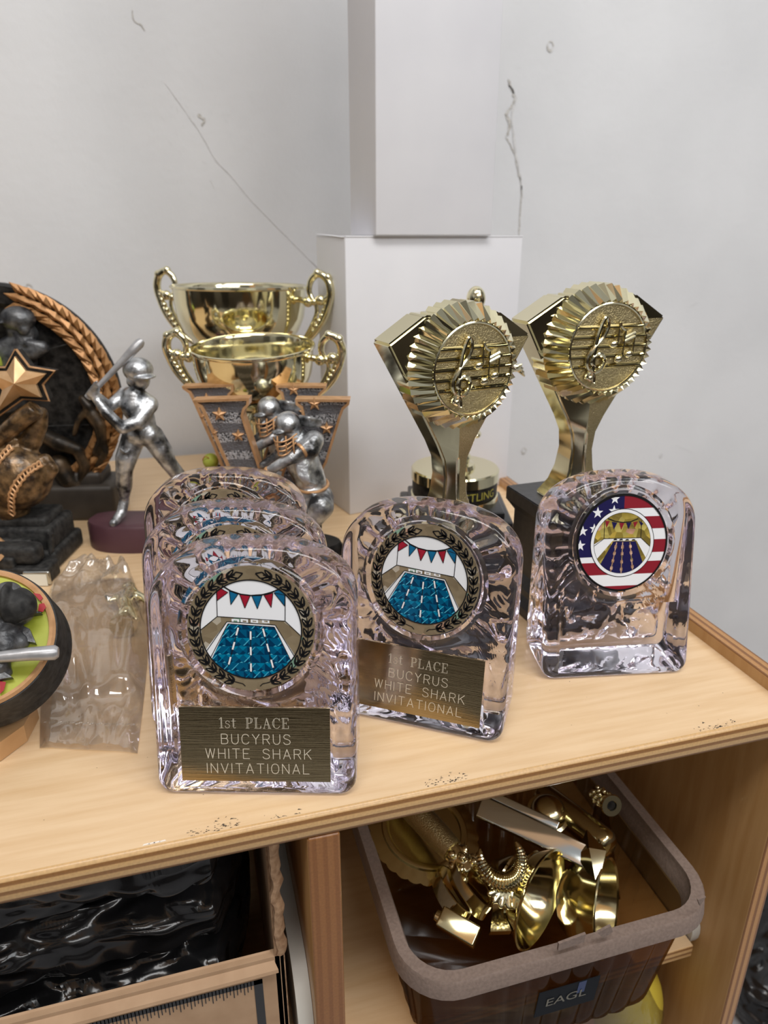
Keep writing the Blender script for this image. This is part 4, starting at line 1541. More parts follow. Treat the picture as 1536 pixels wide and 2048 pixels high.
cuff(V_(549, 917, -.0265), V_(543, 921, -.026), 9.6 * S_, .0011, 'wrist_band')
b = NB()
tube(b, [V_(628 + 31 * math.sin(a), 955 + 3 * math.cos(a), -.014 - .0122 * math.cos(a)) for a in [i * 2 * PI / 40 for i in range(41)]], .0010, 8, cap=False)
link('belt', b, 'bronze', vt)
# softball on the catcher's far side, peeping past the letter
b = NB()
sb = V_(444, 965, .004)
ball(b, sb, .0056)
so = link('softball', b, 'ball', vt)
b = NB()
tube(b, [sb + Vector((math.sin(a) * .0028 - .002, -.0046 - .0006 * math.cos(2 * a), math.cos(a) * .0048)) for a in [(-1 + i / 8) * 1.2 for i in range(17)]], .00025, 6)
link('seam', b, 'red', so)
b = NB()
limb(b, [V_(444 + 12, 965, .006), V_(470, 968, .008), V_(500, 985, .006)], [.0030, .0034, .004])
link('ball_support', fuse(b, .0008, 2), 'pewter', vt, angle=180)
b = NB()
box(b, (-.030, -.016, 0), (.040, .009, .024), 0, .003)
lathe(b, [(0, .022), (.040, .022), (.040, .027), (.038, .0305), (0, .0305)], 48, 0, Matrix.Translation((.008, -.002, 0)) @ Matrix.Diagonal((1, .45, 1, 1)))
link('base', b, 'black', vt, angle=40)
b = NB()
box(b, (.0280, -.0172, .004), (.0400, -.0158, .016), 0, .0005)
link('name_plate', b, 'silver', vt, angle=40)
b = NB()
tube(b, catmull([V_(660, 985, -.010), V_(657, 1005, -.012), V_(640, 1026, -.014), V_(612, 1045, -.012), V_(600, 1080, -.008)], 5), .0013, 8)
link('edge_trim', b, 'bronze', vt)
off = at(367, 769, .480) - at(388.7, 797, VW)
dup(vt.o, (vb.x + off.x, vb.y + off.y, 0), FACE, 'pewter and bronze letter V softball trophy, the rear one, a lime ball at its left')

# ================================================================== BATTER ON MAROON BASE
BW = .500
bb = at(232, 1060, BW)
bt = Thing('batter_trophy', 'silver baseball batter statuette with a raised bat on a maroon base', 'trophy', (bb.x, bb.y, 0), FACE)
def B_(x, y, d=0.0):
    p = bt.px(x, y, BW)
    return Vector((p.x, p.y + d, p.z))
S_ = .000372
b = NB()
def bl(pts, rad):
    limb(b, [B_(x, y, d) for x, y, d in pts], [r * S_ * 1.15 for r in rad])
bl([(287, 862, 0), (285, 838, 0), (276, 812, -.003), (272, 796, -.002)], [22, 21, 25, 22])
bl([(248, 790, .002), (272, 789, -.001), (304, 806, -.003)], [13, 15, 13])
bl([(276, 786, -.001), (281, 772, -.002)], [9, 9])
ball(b, B_(284, 757, -.003), (17 * S_, .0072, 21 * S_))
bl([(296, 761, -.006), (298, 764, -.006)], [4, 4])
bl([(304, 808, -.004), (288, 834, -.014), (264, 842, -.020)], [13, 11.5, 10])
bl([(264, 842, -.020), (236, 812, -.022), (212, 784, -.020)], [10, 9, 6.5])
bl([(246, 792, .000), (228, 808, -.010), (215, 780, -.019)], [12, 9.5, 6.5])
for k in range(4):
    bl([(205 + 4.5 * k, 778 - 6 * k, -.0225), (201 + 4.5 * k, 773 - 6 * k, -.024), (206 + 4.5 * k, 768 - 6 * k, -.0245)], [3.0, 2.8, 2.4])
bl([(212, 782, -.020), (206, 776, -.021), (214, 767, -.020)], [7, 7, 6])
bl([(268, 874, 0), (258, 912, -.006), (255, 934, -.007), (250, 970, -.002), (249, 1000, 0)], [20, 18, 14.5, 14, 8])
bl([(249, 1000, 0), (247, 1022, -.004), (240, 1033, -.014)], [9, 9, 7])
bl([(304, 872, 0), (324, 902, .000), (336, 926, .001), (352, 955, .006), (362, 972, .008)], [20, 18, 14, 13, 8])
bl([(362, 972, .008), (368, 992, .006), (378, 998, .000)], [9, 8, 7])
bl([(276, 868, -.002), (300, 868, -.002)], [20, 20])
for k in range(5):
    bl([(252 + 2 * k, 890 + 9 * k, -.0115), (262 - k, 896 + 9 * k, -.0120), (268 - 2 * k, 893 + 9 * k, -.009)], [2.4, 2.6, 2])
    bl([(258 + 8 * k, 806 + 5 * k, -.0105), (264 + 8 * k, 818 + 5 * k, -.0115), (268 + 7 * k, 830 + 4 * k, -.010)], [2.2, 2.6, 2])
link('batter_figure', fuse(b, .00085, 3), 'pewter', bt, angle=180)
b = NB()
ball(b, B_(279, 738, -.003), (28 * S_, .0108, 23 * S_))
ball(b, B_(296, 749, -.008), (22 * S_, .0080, 4.2 * S_))
ball(b, B_(270, 758, -.009), (8 * S_, .0028, 11 * S_))
link('helmet', fuse(b, .0007, 3), 'pewter', bt, angle=180)
b = NB()
tube(b, [B_(198, 783, -.020), B_(201, 779, -.020), B_(205, 775, -.020), B_(225, 752, -.016), B_(245, 729, -.012), B_(268, 703, -.008), B_(284, 684, -.005), B_(288, 679, -.004)], [.0026, .0026, .0017, .0018, .0022, .0031, .0034, .0022], 16)
link('bat', b, 'bat_grey', bt)
b = NB()
outl = [(-.018, .012), (-.020, 0), (-.018, -.006), (-.010, -.014), (.004, -.0185), (.024, -.0185), (.044, -.014), (.054, -.004), (.056, .008), (.048, .016), (.010, .018), (-.008, .017)]
cv = catmull([(x, y, 0) for x, y in outl + outl[:1]], 4)[:-1]
A = [b.verts.new((p.x, p.y, 0)) for p in cv]
B = [b.verts.new((p.x, p.y, .0185)) for p in cv]
C = [b.verts.new((p.x * .95, p.y * .93, .0205)) for p in cv]
n = len(cv)
for i in range(n):
    j = (i + 1) % n
    b.faces.new((A[i], A[j], B[j], B[i]))
    b.faces.new((B[i], B[j], C[j], C[i]))
b.faces.new(A)
b.faces.new(C)
link('base', b, 'maroon', bt, angle=50)

# ================================================================== BLACK ROUND PLAQUE
PW = .560
pc = at(18, 800, PW)
pt = Thing('wreath_plaque', 'large round black baseball plaque edged with a bronze laurel, at the left against the wall', 'plaque', (pc.x, pc.y, 0), FACE + R_(4))
R0 = .0875
cz = pc.z + .002
b = NB()
lathe(b, [(0, -.003), (R0 * .80, -.003), (R0 * .84, -.006), (R0 * .985, -.006), (R0, -.003), (R0, .006), (0, .006)], 96, 0, Matrix.Translation((0, 0, cz)) @ Matrix.Rotation(PI / 2, 4, 'X') @ Matrix.Diagonal((1, 1, -1, 1)))
link('disc', b, 'black', pt)
b = NB()
for k in range(34):
    a = R_(72 - 138 * k / 33)
    for r0, tw, ln in ((.845, -.45, .017), (.915, .05, .019), (.985, .4, .016)):
        c = Vector((math.cos(a) * R0 * r0, -.0075 - .0015 * (k % 2), cz + math.sin(a) * R0 * r0))
        tg = Vector((-math.sin(a), 0, math.cos(a)))
        rd = Vector((math.cos(a), 0, math.sin(a)))
        ax = (tg * math.cos(tw) + rd * math.sin(tw)).normalized()
        ay = Vector((0, -1, 0)).cross(ax)
        P = [c + ax * ln * .6, c + ay * .0034 + ax * .002, c - ax * ln * .42, c - ay * .0034 + ax * .002]
        top = b.verts.new(c + Vector((0, -.0028, 0)))
        A = [b.verts.new(p) for p in P]
        for i in range(4):
            b.faces.new((A[i], A[(i + 1) % 4], top))
        b.faces.new(A[::-1])
link('laurel', b, 'laurel', pt, smooth=False)
def Q_(x, y, d=0.0):
    p = pt.px(x, y, PW - .004)
    return Vector((p.x, -.004 + d, p.z))
S2 = .000415
b = NB()
def ql(pts, rad):
    limb(b, [Q_(x, y, d) for x, y, d in pts], [r * S2 for r in rad])
ql([(52, 668, -.004), (40, 720, -.005), (20, 790, -.004)], [24, 34, 34])
ql([(72, 700, -.010), (92, 692, -.010), (66, 684, -.012)], [16, 12, 9])
ql([(30, 690, -.006), (6, 700, -.008)], [20, 18])
ball(b, Q_(38, 660, -.006), (17 * S2, .008, 21 * S2))
link('batter_relief', fuse(b, .0011, 3), 'pewter_dark', pt, angle=180)
b = NB()
ball(b, Q_(43, 636, -.008), (31 * S2, .0105, 23 * S2))
ball(b, Q_(16, 641, -.012), (14 * S2, .006, 4.5 * S2))
ball(b, Q_(58, 654, -.012), (11 * S2, .005, 13 * S2))
link('relief_helmet', fuse(b, .0009, 3), 'pewter_dark', pt, angle=180)
b = NB()
for P, Rr in (([(165, 798, -.004), (178, 812, -.006), (186, 830, -.006)], [8, 10, 9]), ([(186, 830, -.005), (200, 850, -.006), (205, 880, -.006), (192, 905, -.005)], [14, 13, 10, 8]),
              ([(178, 815, -.005), (158, 840, -.006), (150, 868, -.005)], [8, 6, 5]), ([(90, 868, -.005), (122, 882, -.008), (158, 898, -.006)], [14, 16, 12]),
              ([(158, 898, -.006), (172, 930, -.006), (160, 970, -.004)], [12, 11, 8]), ([(205, 880, -.005), (212, 905, -.006), (196, 930, -.005)], [8, 7, 6]),
              ([(120, 930, -.004), (140, 960, -.005), (170, 985, -.004)], [22, 20, 14])):
    ql(P, Rr)
link('sliding_relief', fuse(b, .0011, 3), mat('dark_bronze', (.02, .015, .010), .4, metal=.4, n_scale=70, color2=(.16, .10, .05), lo=.45, hi=.75), pt, angle=180)
b = NB()
ball(b, Q_(-8, 722, -.018), .0125)
link('softball', b, 'ball', pt)
for q0, q1 in (((85, 702), (165, 680)), ((80, 852), (190, 850))):
    b = NB()
    tube(b, [Q_(*q0, -.003), Q_(*q1, -.003)], .0005, 6)
    link('field_line', b, 'charcoal', pt)
b = NB()
box(b, (-.060, -.018, 0), (.076, .026, .030), 0, .004)
box(b, (-.05, -.012, .026), (.066, .02, .040), 0, .004)
link('base', b, mat('dark_base', (.035, .028, .022), .5, n_scale=60, color2=(.055, .045, .036)), pt, angle=40)

# ================================================================== STAR TROPHY
SW = .475
sp = at(45, 1090, SW)
st = Thing('star_trophy', 'antique bronze baseball glove trophy topped by a five-pointed star, on a stepped black base', 'trophy', (sp.x, sp.y, 0), FACE)
def S(x, y, d=0.0):
    p = st.px(x, y, SW)
    return Vector((p.x, p.y + d, p.z))
sc = S(54, 757, -.010)
tips = [(42.5, 703), (110, 741), (100, 792), (0, 828), (-22, 735)]
inn = [(66, 734), (89, 764), (55, 789), (15, 776), (25, 735)]
outl = []
for i in range(5):
    outl += [tips[i], inn[i]]
b = NB()
P = [S(54 + (x - 54) * .90, 757 + (y - 757) * .90, -.010) for x, y in outl]
top = b.verts.new(sc + Vector((0, -.008, 0)))
A = [b.verts.new(p) for p in P]
B = [b.verts.new(p + Vector((0, .004, 0))) for p in P]
for i in range(10):
    j = (i + 1) % 10
    b.faces.new((A[i], A[j], top))
    b.faces.new((B[i], B[j], A[j], A[i]))
b.faces.new(B)
link('star', b, 'star', st, smooth=False)
b = NB()
cx, cy_ = 54, 757
grow = lambda k: [S(cx + (x - cx) * k, cy_ + (y - cy_) * k, -.006) for x, y in outl]
prism(b, grow(1.10), (0, -.002, 0), (0, .008, 0))
link('star_backing', b, 'black', st, smooth=False)
b = NB()
E_ = [S(cx + (x - cx) * 1.13, cy_ + (y - cy_) * 1.13, -.0062) for x, y in outl]
tube(b, E_ + E_[:1], .0010, 8, cap=False)
link('star_edge', b, 'bronze', st)
S3 = .00035
b = NB()
tube(b, [S(-40, 925, -.010), S(0, 882, -.010), S(60, 828, -.010), S(84, 812, -.010), S(86, 810, -.010)], [13 * S3, 16 * S3, 18 * S3, 17.5 * S3, 15 * S3], 24)
link('bat_barrel', b, 'antique', st)
b = NB()
def sl(pts, rad):
    limb(b, [S(x, y, d) for x, y, d in pts], [r * S3 for r in rad])
ball(b, S(42, 948, -.006), (68 * S3, .020, 66 * S3))
sl([(60, 880, 0), (72, 850, .002), (76, 830, .003)], [24, 20, 16])
sl([(20, 880, -.004), (0, 900, -.004), (-20, 920, -.004)], [26, 30, 30])
sl([(30, 1005, -.004), (28, 1040, -.002), (8, 1080, 0)], [36, 26, 14])
sl([(0, 990, 0), (-20, 1040, 0), (-10, 1100, 0)], [40, 40, 40])
sl([(96, 915, -.004), (112, 935, -.004), (92, 968, -.006), (70, 996, -.006)], [12, 11, 12, 11])
link('glove', fuse(b, .0012, 4), 'antique', st, angle=180)
def stitch(pts, nm='stitching', wob=.0018, rad=.0009):
    b = NB()
    P = catmull(pts, 10)
    for s_ in (-1, 1):
        Q = []
        for i, p in enumerate(P):
            d = (P[min(i + 1, len(P) - 1)] - P[max(0, i - 1)]).normalized()
            Q.append(p + d.cross(Vector((0, 1, 0))) * s_ * wob * (1 + .25 * math.sin(i * 2.2)))
        tube(b, Q, rad, 6)
    for i in range(0, len(P), 2):
        d = (P[min(i + 1, len(P) - 1)] - P[max(0, i - 1)]).normalized()
        n_ = d.cross(Vector((0, 1, 0)))
        tube(b, [P[i] - n_ * wob, P[i] + n_ * wob + d * .0012 + Vector((0, -.0004, 0))], rad * .7, 6)
    link(nm, b, 'bronze', st)
stitch([S(104, 912, -.0165), S(80, 928, -.0225), S(60, 962, -.0255), S(50, 1008, -.0195)])
stitch([S(42, 882, -.0135), S(24, 906, -.0220), S(4, 935, -.0235)])
b = NB()
tube(b, catmull([S(24, 1024, -.0125), S(14, 1056, -.0095), S(-6, 1090, -.006)], 5), .0010, 8)
link('leaf_vein', b, 'bronze', st)
b = NB()
zb = S(40, 1020).z
def stepbox(lo, hi):
    box(b, lo, hi, 0, .003)
stepbox((-.060, -.022, 0), (.034, .026, .014))
stepbox((-.056, -.018, .012), (.031, .022, .030))
stepbox((-.050, -.014, .028), (.027, .018, .036))
link('base', b, 'charcoal', st, angle=40)
b = NB()
box(b, (-.052, -.026, .012), (.020, -.020, .025), 0, .002)
tube(b, [S(125, 1045, -.02), S(128, 1112, -.02)], .002, 8)
link('base_moulding', b, 'charcoal', st, angle=40)

# a lower black plinth in front, bronze-rimmed, with a cream label
LW = .447
lp = at(40, 1150, LW)
lt = Thing('plinth_trophy', 'low black trophy plinth with a small cream label, in front of the star trophy', 'trophy', (lp.x, lp.y, 0), FACE)
b = NB()
box(b, (-.07, -.016, 0), (.0285, .002, .012), 0, .002)
box(b, (-.07, -.013, .012), (.021, .001, .026), 0, .004)
box(b, (-.03, -.0155, .010), (.006, -.010, .0190), 0, .002)
link('base', b, 'charcoal', lt, angle=40)
b = NB()
box(b, (0.0120, -.0186, .0010), (0.0302, -.0162, .0108), 0, .0012)
lf = link('label_frame', b, 'silver', lt, angle=40)
b = NB()
box(b, (0.0100, -.0190, .0006), (0.0282, -.0187, .0088), 0)
link('label_card', b, 'paper', lf)
b = NB()
lathe(b, [(0, 0), (.030, 0), (.0315, .0015), (.030, .003), (0, .003)], 48, 0, Matrix.Translation((-.032, -.012, .0185)) @ Matrix.Rotation(R_(16), 4, 'X') @ Matrix.Diagonal((1, .8, 1, 1)))
link('bronze_rim', b, 'bronze', lt)
b = NB()
lathe(b, [(0, .003), (.0285, .003), (.027, .0045), (0, .006)], 48, 0, Matrix.Translation((-.032, -.012, .0185)) @ Matrix.Rotation(R_(16), 4, 'X') @ Matrix.Diagonal((1, .8, 1, 1)))
link('dark_inset', b, 'antique', lt)

# ================================================================== LIME SOFTBALL PLAQUE
lc = onz(-46, 1277, .056)
sq = Thing('softball_plaque', 'tilted round softball plaque with a lime face, black rim and a silver bat, front left', 'plaque', (lc.x - .004, lc.y - .01, 0), FACE)
LM = Matrix.Translation(sq.l(lc)) @ Matrix.Rotation(R_(17), 4, 'Y') @ Matrix.Rotation(R_(40), 4, 'X')    # face normal tipped to the viewer
RG = .0300
b = NB()
lathe(b, [(0, -.026), (RG * 1.06, -.026), (RG * 1.15, -.0258), (RG * 1.175, -.0235), (RG * 1.165, -.0205), (RG * 1.14, -.019), (RG * 1.14, -.0125), (RG * 1.125, -.0105), (RG * 1.12, -.0035), (RG * 1.10, -.001), (RG * 1.09, .0012), (RG * 1.05, .0014),
          (RG * 1.03, 0), (0, 0)], 96, 0, LM)
link('rim', b, 'charcoal', sq)
b = NB()
lathe(b, [(RG * .965, .0004), (RG * .98, .0022), (RG * 1.03, .0026), (RG * 1.07, .0016), (RG * 1.06, .0004)], 96, 0, LM, closed=True)
link('bronze_ring', b, 'bronze', sq)
b = NB()
lathe(b, [(0, .0014), (RG * .97, .0008), (RG * .97, 0), (0, 0)], 72, 0, LM)
link('lime_face', b, 'lime', sq)
lmI = LM.inverted()
def Lp(x, y, h):
    """pixel met on the face plane lifted by h, as a point of the thing"""
    q0, q1 = sq.l(CAM), sq.l(CAM + ray(x, y))
    a, d = lmI @ q0, (lmI @ q1) - (lmI @ q0)
    k = (h - a.z) / d.z
    return LM @ (a + d * k)
for P in ([(66, 1186), (80, 1188), (86, 1196), (80, 1202)], [(78, 1208), (88, 1206), (92, 1214), (86, 1224), (76, 1222)], [(0, 1362), (12, 1364), (8, 1380), (0, 1388)]):
    b = NB()
    A = [b.verts.new(Lp(x, y, .0012)) for x, y in P]
    B = [b.verts.new(Lp(x, y, .0030)) for x, y in P]
    for i in range(len(P)):
        j = (i + 1) % len(P)
        b.faces.new((A[i], A[j], B[j], B[i]))
    b.faces.new(B)
    b.faces.new(A)
    link('stitch', b, 'red', sq, smooth=False)
b = NB()
def fl(pts, rad):
    limb(b, [Lp(x, y, h) for x, y, h in pts], [r * .000225 for r in rad])
fl([(8, 1202, .006), (26, 1215, .010), (40, 1222, .010)], [30, 34, 28])
fl([(-20, 1240, .004), (0, 1252, .006), (24, 1258, .004)], [34, 30, 22])
fl([(-30, 1280, .002), (10, 1290, .004), (40, 1285, .003)], [40, 30, 18])
fl([(-20, 1320, .002), (0, 1332, .003), (15, 1345, .002)], [30, 20, 10])
ball(b, Lp(16, 1190, .013), (.0065, .006, .006))
link('catcher_relief', fuse(b, .0009, 3), 'pewter_dark', sq, angle=180)
b = NB()
ball(b, Lp(36, 1212, .011), (.0078, .0078, .0085))
ball(b, Lp(20, 1206, .013), (.0030, .0082, .0095))
link('helmet', fuse(b, .0008, 3), 'charcoal', sq, angle=180)
for P in ([(40, 1252), (62, 1262), (74, 1290), (52, 1286), (34, 1300)], [(60, 1222), (86, 1230), (60, 1234)], [(0, 1340), (28, 1358), (6, 1362), (-10, 1366)], [(20, 1270), (46, 1294), (30, 1304)]):
    b = NB()
    prismpts = [Lp(x, y, .0012) for x, y in P]
    nrm = (LM.to_3x3() @ Vector((0, 0, 1))) * .0035
    prism(b, prismpts, (0, 0, 0), nrm)
    link('torn_shard', b, 'pewter_dark', sq, smooth=False)
b = NB()
tube(b, [Lp(-60, 1318, .010), Lp(0, 1314, .011), (Lp(60, 1308, .0115)), Lp(110, 1305, .012), Lp(117, 1304.5, .012)], [.0019, .0024, .0029, .0032, .0022], 20)
link('bat', b, 'bat_grey', sq)
b = NB()
o3 = [sq.l(onz(x, y, .004)) for x, y in ((76, 1424), (52, 1470), (0, 1508), (-110, 1560), (-190, 1420), (-60, 1330), (40, 1370))]
prism(b, o3, (0, 0, -.0035), (0, 0, .0055))
link('foot', b, mat('tan_foot', (.50, .28, .12), .45, n_scale=60, color2=(.58, .34, .16)), sq, smooth=False)
b = NB()
ctr = LM @ Vector((0, 0, -.010))
tube(b, [Vector((ctr.x - .010, ctr.y + .014, .002)), ctr - Vector((.006, -.006, 0))], [.013, .012], 24)
link('support', b, 'charcoal', sq)

# ================================================================== CLEAR BAG WITH GOLD FIGURES
bgp = (-.062, .36, 0)
bg_ = Thing('plastic_bag', 'clear crumpled plastic bag lying on the cabinet top beside the row of acrylic awards', 'bag', bgp, 0)
left = catmull([(-.0815, .2985, 0), (-.0875, .34, 0), (-.0965, .40, 0), (-.0985, .455, 0), (-.070, .474, 0)], 8)
right = catmull([(-.0380, .2825, 0), (-.0365, .330, 0), (-.0360, .385, 0), (-.0400, .43, 0), (-.0500, .470, 0)], 8)
def bag_sheet(b, lift, ph):
    NU, NV = 46, 110
    rows = []
    for j in range(NV + 1):
        t = j / NV * (len(left) - 1)
        k = min(int(t), len(left) - 2)
        L = left[k].lerp(left[k + 1], t - k)
        Rr = right[k].lerp(right[k + 1], t - k)
        row = []
        for i in range(NU + 1):
            u = i / NU
            v = j / NV
            p = L.lerp(Rr, u)
            ed = min(1, u / .12, (1 - u) / .12)
            body = min(1, max(0, (v - .22) / .2)) * min(1, (1 - v) / .08)
            n1 = 1 - abs(noise.noise(Vector((u * 3.1 + ph, v * 5.0 - u * 2, ph)))) * 2
            n2 = 1 - abs(noise.noise(Vector((u * 7 + v * 3, v * 11 - u * 5, 3 + ph)))) * 2
            z = .0006 + lift * ed * (.0016 + body * (.012 + .008 * n1 * n1 + .0028 * max(0, n2)) + (1 - body) * (.0022 * max(0, n2) + .0016 * max(0, n1)))
            z += .004 * lift * math.exp(-((v - .20 - .06 * u) / .02) ** 2) * ed
            row.append(b.verts.new((p.x, p.y, z)))
        rows.append(row)
    for j in range(NV):
        for i in range(NU):
            b.faces.new((rows[j][i], rows[j][i + 1], rows[j + 1][i + 1], rows[j + 1][i]))
b = NB()
bag_sheet(b, 1.0, .3)
link('upper_sheet', b, 'bag', bg_, angle=180, world=bg_)
b = NB()
bag_sheet(b, .12, 2.3)
link('lower_sheet', b, 'bag', bg_, angle=180, world=bg_)
b = NB()
for k in range(40):
    u = .04 + .92 * k / 39
    p = Vector((-.083, .315, .0030)).lerp(Vector((-.0385, .3005, .0030)), u)
    ball(b, p + Vector((0, .0006 * math.sin(k * 2.1), 0)), (.0007, .0004, .0004), seg=8)
link('heat_seal', b, 'bag', bg_, angle=180, world=bg_)
ga = onz(268, 1200, .006)
gt = Thing('gold_figure', 'small gold plastic trophy figure lying inside the clear bag', 'figure', (ga.x - .003, ga.y, 0), R_(88))
b = NB()
limb(b, [(-.014, 0, .006), (-.004, .002, .007), (.006, 0, .0075)], [.0040, .0050, .0058])
limb(b, [(.006, 0, .0075), (.0135, .001, .008)], [.003, .0048])
limb(b, [(-.014, .002, .006), (-.024, .006, .005)], [.0035, .0025])
limb(b, [(-.014, -.002, .006), (-.024, -.006, .005)], [.0035, .0025])
limb(b, [(.004, .004, .008), (.000, .011, .007), (.008, .014, .006)], [.003, .0025, .002])
limb(b, [(.004, -.004, .008), (-.002, -.010, .007), (-.008, -.012, .006)], [.003, .0025, .002])
link('body', fuse(b, .0009, 3), 'gold', gt, angle=180)
b = NB()
lathe(b, [(0, 0), (.0075, 0), (.0078, .002), (.005, .004), (.0042, .010), (0, .010)], 28, 0, Matrix.Translation((-.036, 0, .0078)) @ Matrix.Rotation(PI / 2, 4, 'Y'))
link('socket', b, 'gold_dark', gt)

# ================================================================== BIN OF GOLD TROPHY PARTS
RZ = -.107
rim_c = Vector((.1590, .282, SHZ))
bn = Thing('plastic_bin', 'smoked amber plastic bin with a taupe taped rim, on the shelf under the cabinet top', 'bin', tuple(rim_c), 0)
def rrect(hx, hy, r, z, n=9):
    P = []
    for cx_, cy_, a0 in ((hx - r, hy - r, 0), (-hx + r, hy - r, 90), (-hx + r, -hy + r, 180), (hx - r, -hy + r, 270)):
        for i in range(n):
            a = R_(a0 + 90 * i / (n - 1))
            P.append(Vector((cx_ + r * math.cos(a), cy_ + r * math.sin(a), z)))
    return P
BHt = RZ - SHZ
def skew(P, k):    # the bin's left side stands slightly slanted as in the photo
    return P
HX, HY = .0875, .0700
def ribbed(hx, hy, r, z, amp):
    P = rrect(hx, hy, r, z, 9)
    # fill straight runs so ribs can show
    Q = []
    for i, p in enumerate(P):
        q = P[(i + 1) % len(P)]
        L = (q - p).length
        m = max(1, int(L / .0016))
        for k in range(m):
            t = k / m
            v = p.lerp(q, t)
            if m > 6:
                n_ = Vector(((q - p).y, -(q - p).x, 0)).normalized()
                s_ = L * t
                bulge = abs(math.sin(s_ / .0125 * PI)) ** .6 * amp if .012 < s_ < L - .006 else 0
                v = v + n_ * bulge
            Q.append(v)
    return Q
b = NB()
rings = []
for z, k, amp in ((.0035, .845, .0018), (.012, .86, .003), (.035, .90, .003), (.060, .945, .0026), (.070, .962, .0008), (BHt - .001, .975, 0)):
    rings.append([b.verts.new(p) for p in ribbed(HX * .975, HY * .975, .021, 0, 0)])
    src = ribbed(HX * .93, HY * .925, .022, 0, amp)
    for v, p in zip(rings[-1], src):
        v.co = Vector((p.x * (k / .975), p.y * (k / .975), z))
n = len(rings[0])
for A, B in zip(rings, rings[1:]):
    for i in range(n):
        j = (i + 1) % n
        b.faces.new((A[i], A[j], B[j], B[i]))
lo = [b.verts.new((v.co.x * .96, v.co.y * .96, .0006)) for v in rings[0]]
for i in range(n):
    b.faces.new((lo[i], lo[(i + 1) % n], rings[0][(i + 1) % n], rings[0][i]))
b.faces.new(lo)
link('tray', b, 'amber', bn, angle=60)
b = NB()
sections = [(HX * .885, HY * .86, .019, BHt - .012), (HX * .90, HY * .875, .020, BHt - .006), (HX * .915, HY * .893, .021, BHt - .0042), (HX * .918, HY * .898, .021, BHt - .001), (HX * .922, HY * .902, .022, BHt), (HX * .99, HY * .985, .027, BHt), (HX * 1.0, HY, .028, BHt - .0015), (HX * 1.008, HY * 1.010, .028, BHt - .0100), (HX * .995, HY * .992, .027, BHt - .0098)]
rings = [[b.verts.new(p) for p in rrect(*s)] for s in sections]
n = len(rings[0])
for A, B in zip(rings, rings[1:]):
    for i in range(n):
        j = (i + 1) % n
        b.faces.new((A[i], A[j], B[j], B[i]))
link('taped_rim', b, 'taupe', bn, angle=40)
for P in ([(1118, 1888), (1172, 1868), (1168, 1884), (1116, 1902)], [(1195, 1866), (1222, 1852), (1226, 1864), (1206, 1876)], [(1396, 1800), (1412, 1794), (1400, 1812)]):
    b = NB()
    prism(b, [bn.l(CAM + ray(x, y) * ((rim_c.y - HY - .0012) / ray(x, y).y)) for x, y in P], (0, 0, 0), (0, .0012, 0))
    link('tape_end', b, 'taupe', bn, smooth=False)
# dark printed label on the front wall
def front_pt(x, y, d):
    r = ray(x, y)
    return bn.l(CAM + r * ((rim_c.y - HY * .925 - d) / r.y))
b = NB()
yy = -HY * .925 + .0012
b = NB()
q = [(-.0165, .030), (.0185, .030), (.0185, .052), (-.0165, .052)]
yat = lambda z: -(HY * .925) * (.86 + (z - .012) * .00174 / .001) / .975 - .0012 if z < 0 else -(HY * .925 / .975) * (.86 + (z - .012) * 1.75) - .0032
prism(b, [Vector((x, yat(z) - .0004, z)) for x, z in q], (0, 0, 0), (0, .0004, 0))
lb = link('label', b, mat('label_dark', (.010, .012, .016), .7, spec=.15), bn, smooth=False)
b = NB()
q = [(.006, .042), (.0105, .042), (.0105, .052), (.006, .052)]
poly(b, [Vector((x, yat(z) - .0006, z)) for x, z in q])
link('label_patch', b, 'label_blue', lb, smooth=False)
b = text_mesh('EAGL', .0100)
for v in b.verts:
    x, z = v.co.x, .0385 + v.co.y * .95
    v.co = Vector((x, yat(z) - .0008, z))
link('lettering', b, mat('label_grey', (.17, .16, .13), .6), lb, smooth=False)

# --- what lies in the bin: each piece a thing of its own
def b_medallion(t):
    b = NB()
    n = 28
    O, I = [], []
    for i in range(n * 4):
        a = 2 * PI * i / (n * 4)
        r = .0330 + .0012 * abs(math.sin(a * n / 2))
        O.append(b.verts.new((r * math.cos(a), r * math.sin(a), 0)))
        I.append(b.verts.new((.0265 * math.cos(a), .0265 * math.sin(a), .0016)))
    for i in range(n * 4):
        j = (i + 1) % (n * 4)
        b.faces.new((O[i], O[j], I[j], I[i]))
    lathe(b, [(.0265, .0016), (.0262, .0034), (.0245, .0040), (.0225, .0034), (.022, .0022), (0, .0022)], 72)
    b.faces.new(O)
    link('plate', b, 'gold_dark', t)
def b_torch(t):
    b = NB()
    tube(b, [(-.046, 0, 0), (-.012, 0, 0), (0, 0, 0)], [.0080, .0076, .0066], 28)
    link('shaft', b, 'gold_soft', t)
    b = NB()
    for k in range(14):
        a = k * 2.4
        ball(b, (.002 + k * .0011, math.cos(a) * .0058, math.sin(a) * .0058), (.0026, .0022, .0022), seg=10)
    tube(b, [(0, 0, 0), (.016, 0, 0)], [.0060, .0050], 16)
    link('capital', fuse(b, .0006, 1), 'gold', t, angle=180)
def b_bar(t):
    b = NB()
    box(b, (-.033, -.0060, -.0050), (.033, .0060, .0050), 0, .0007)
    link('bar', b, 'silver', t, angle=30)
    b = NB()
    box(b, (-.031, .0064, -.0020), (.012, .0110, .0035), 0, .0006)
    link('ledge', b, 'silver', t, angle=30)
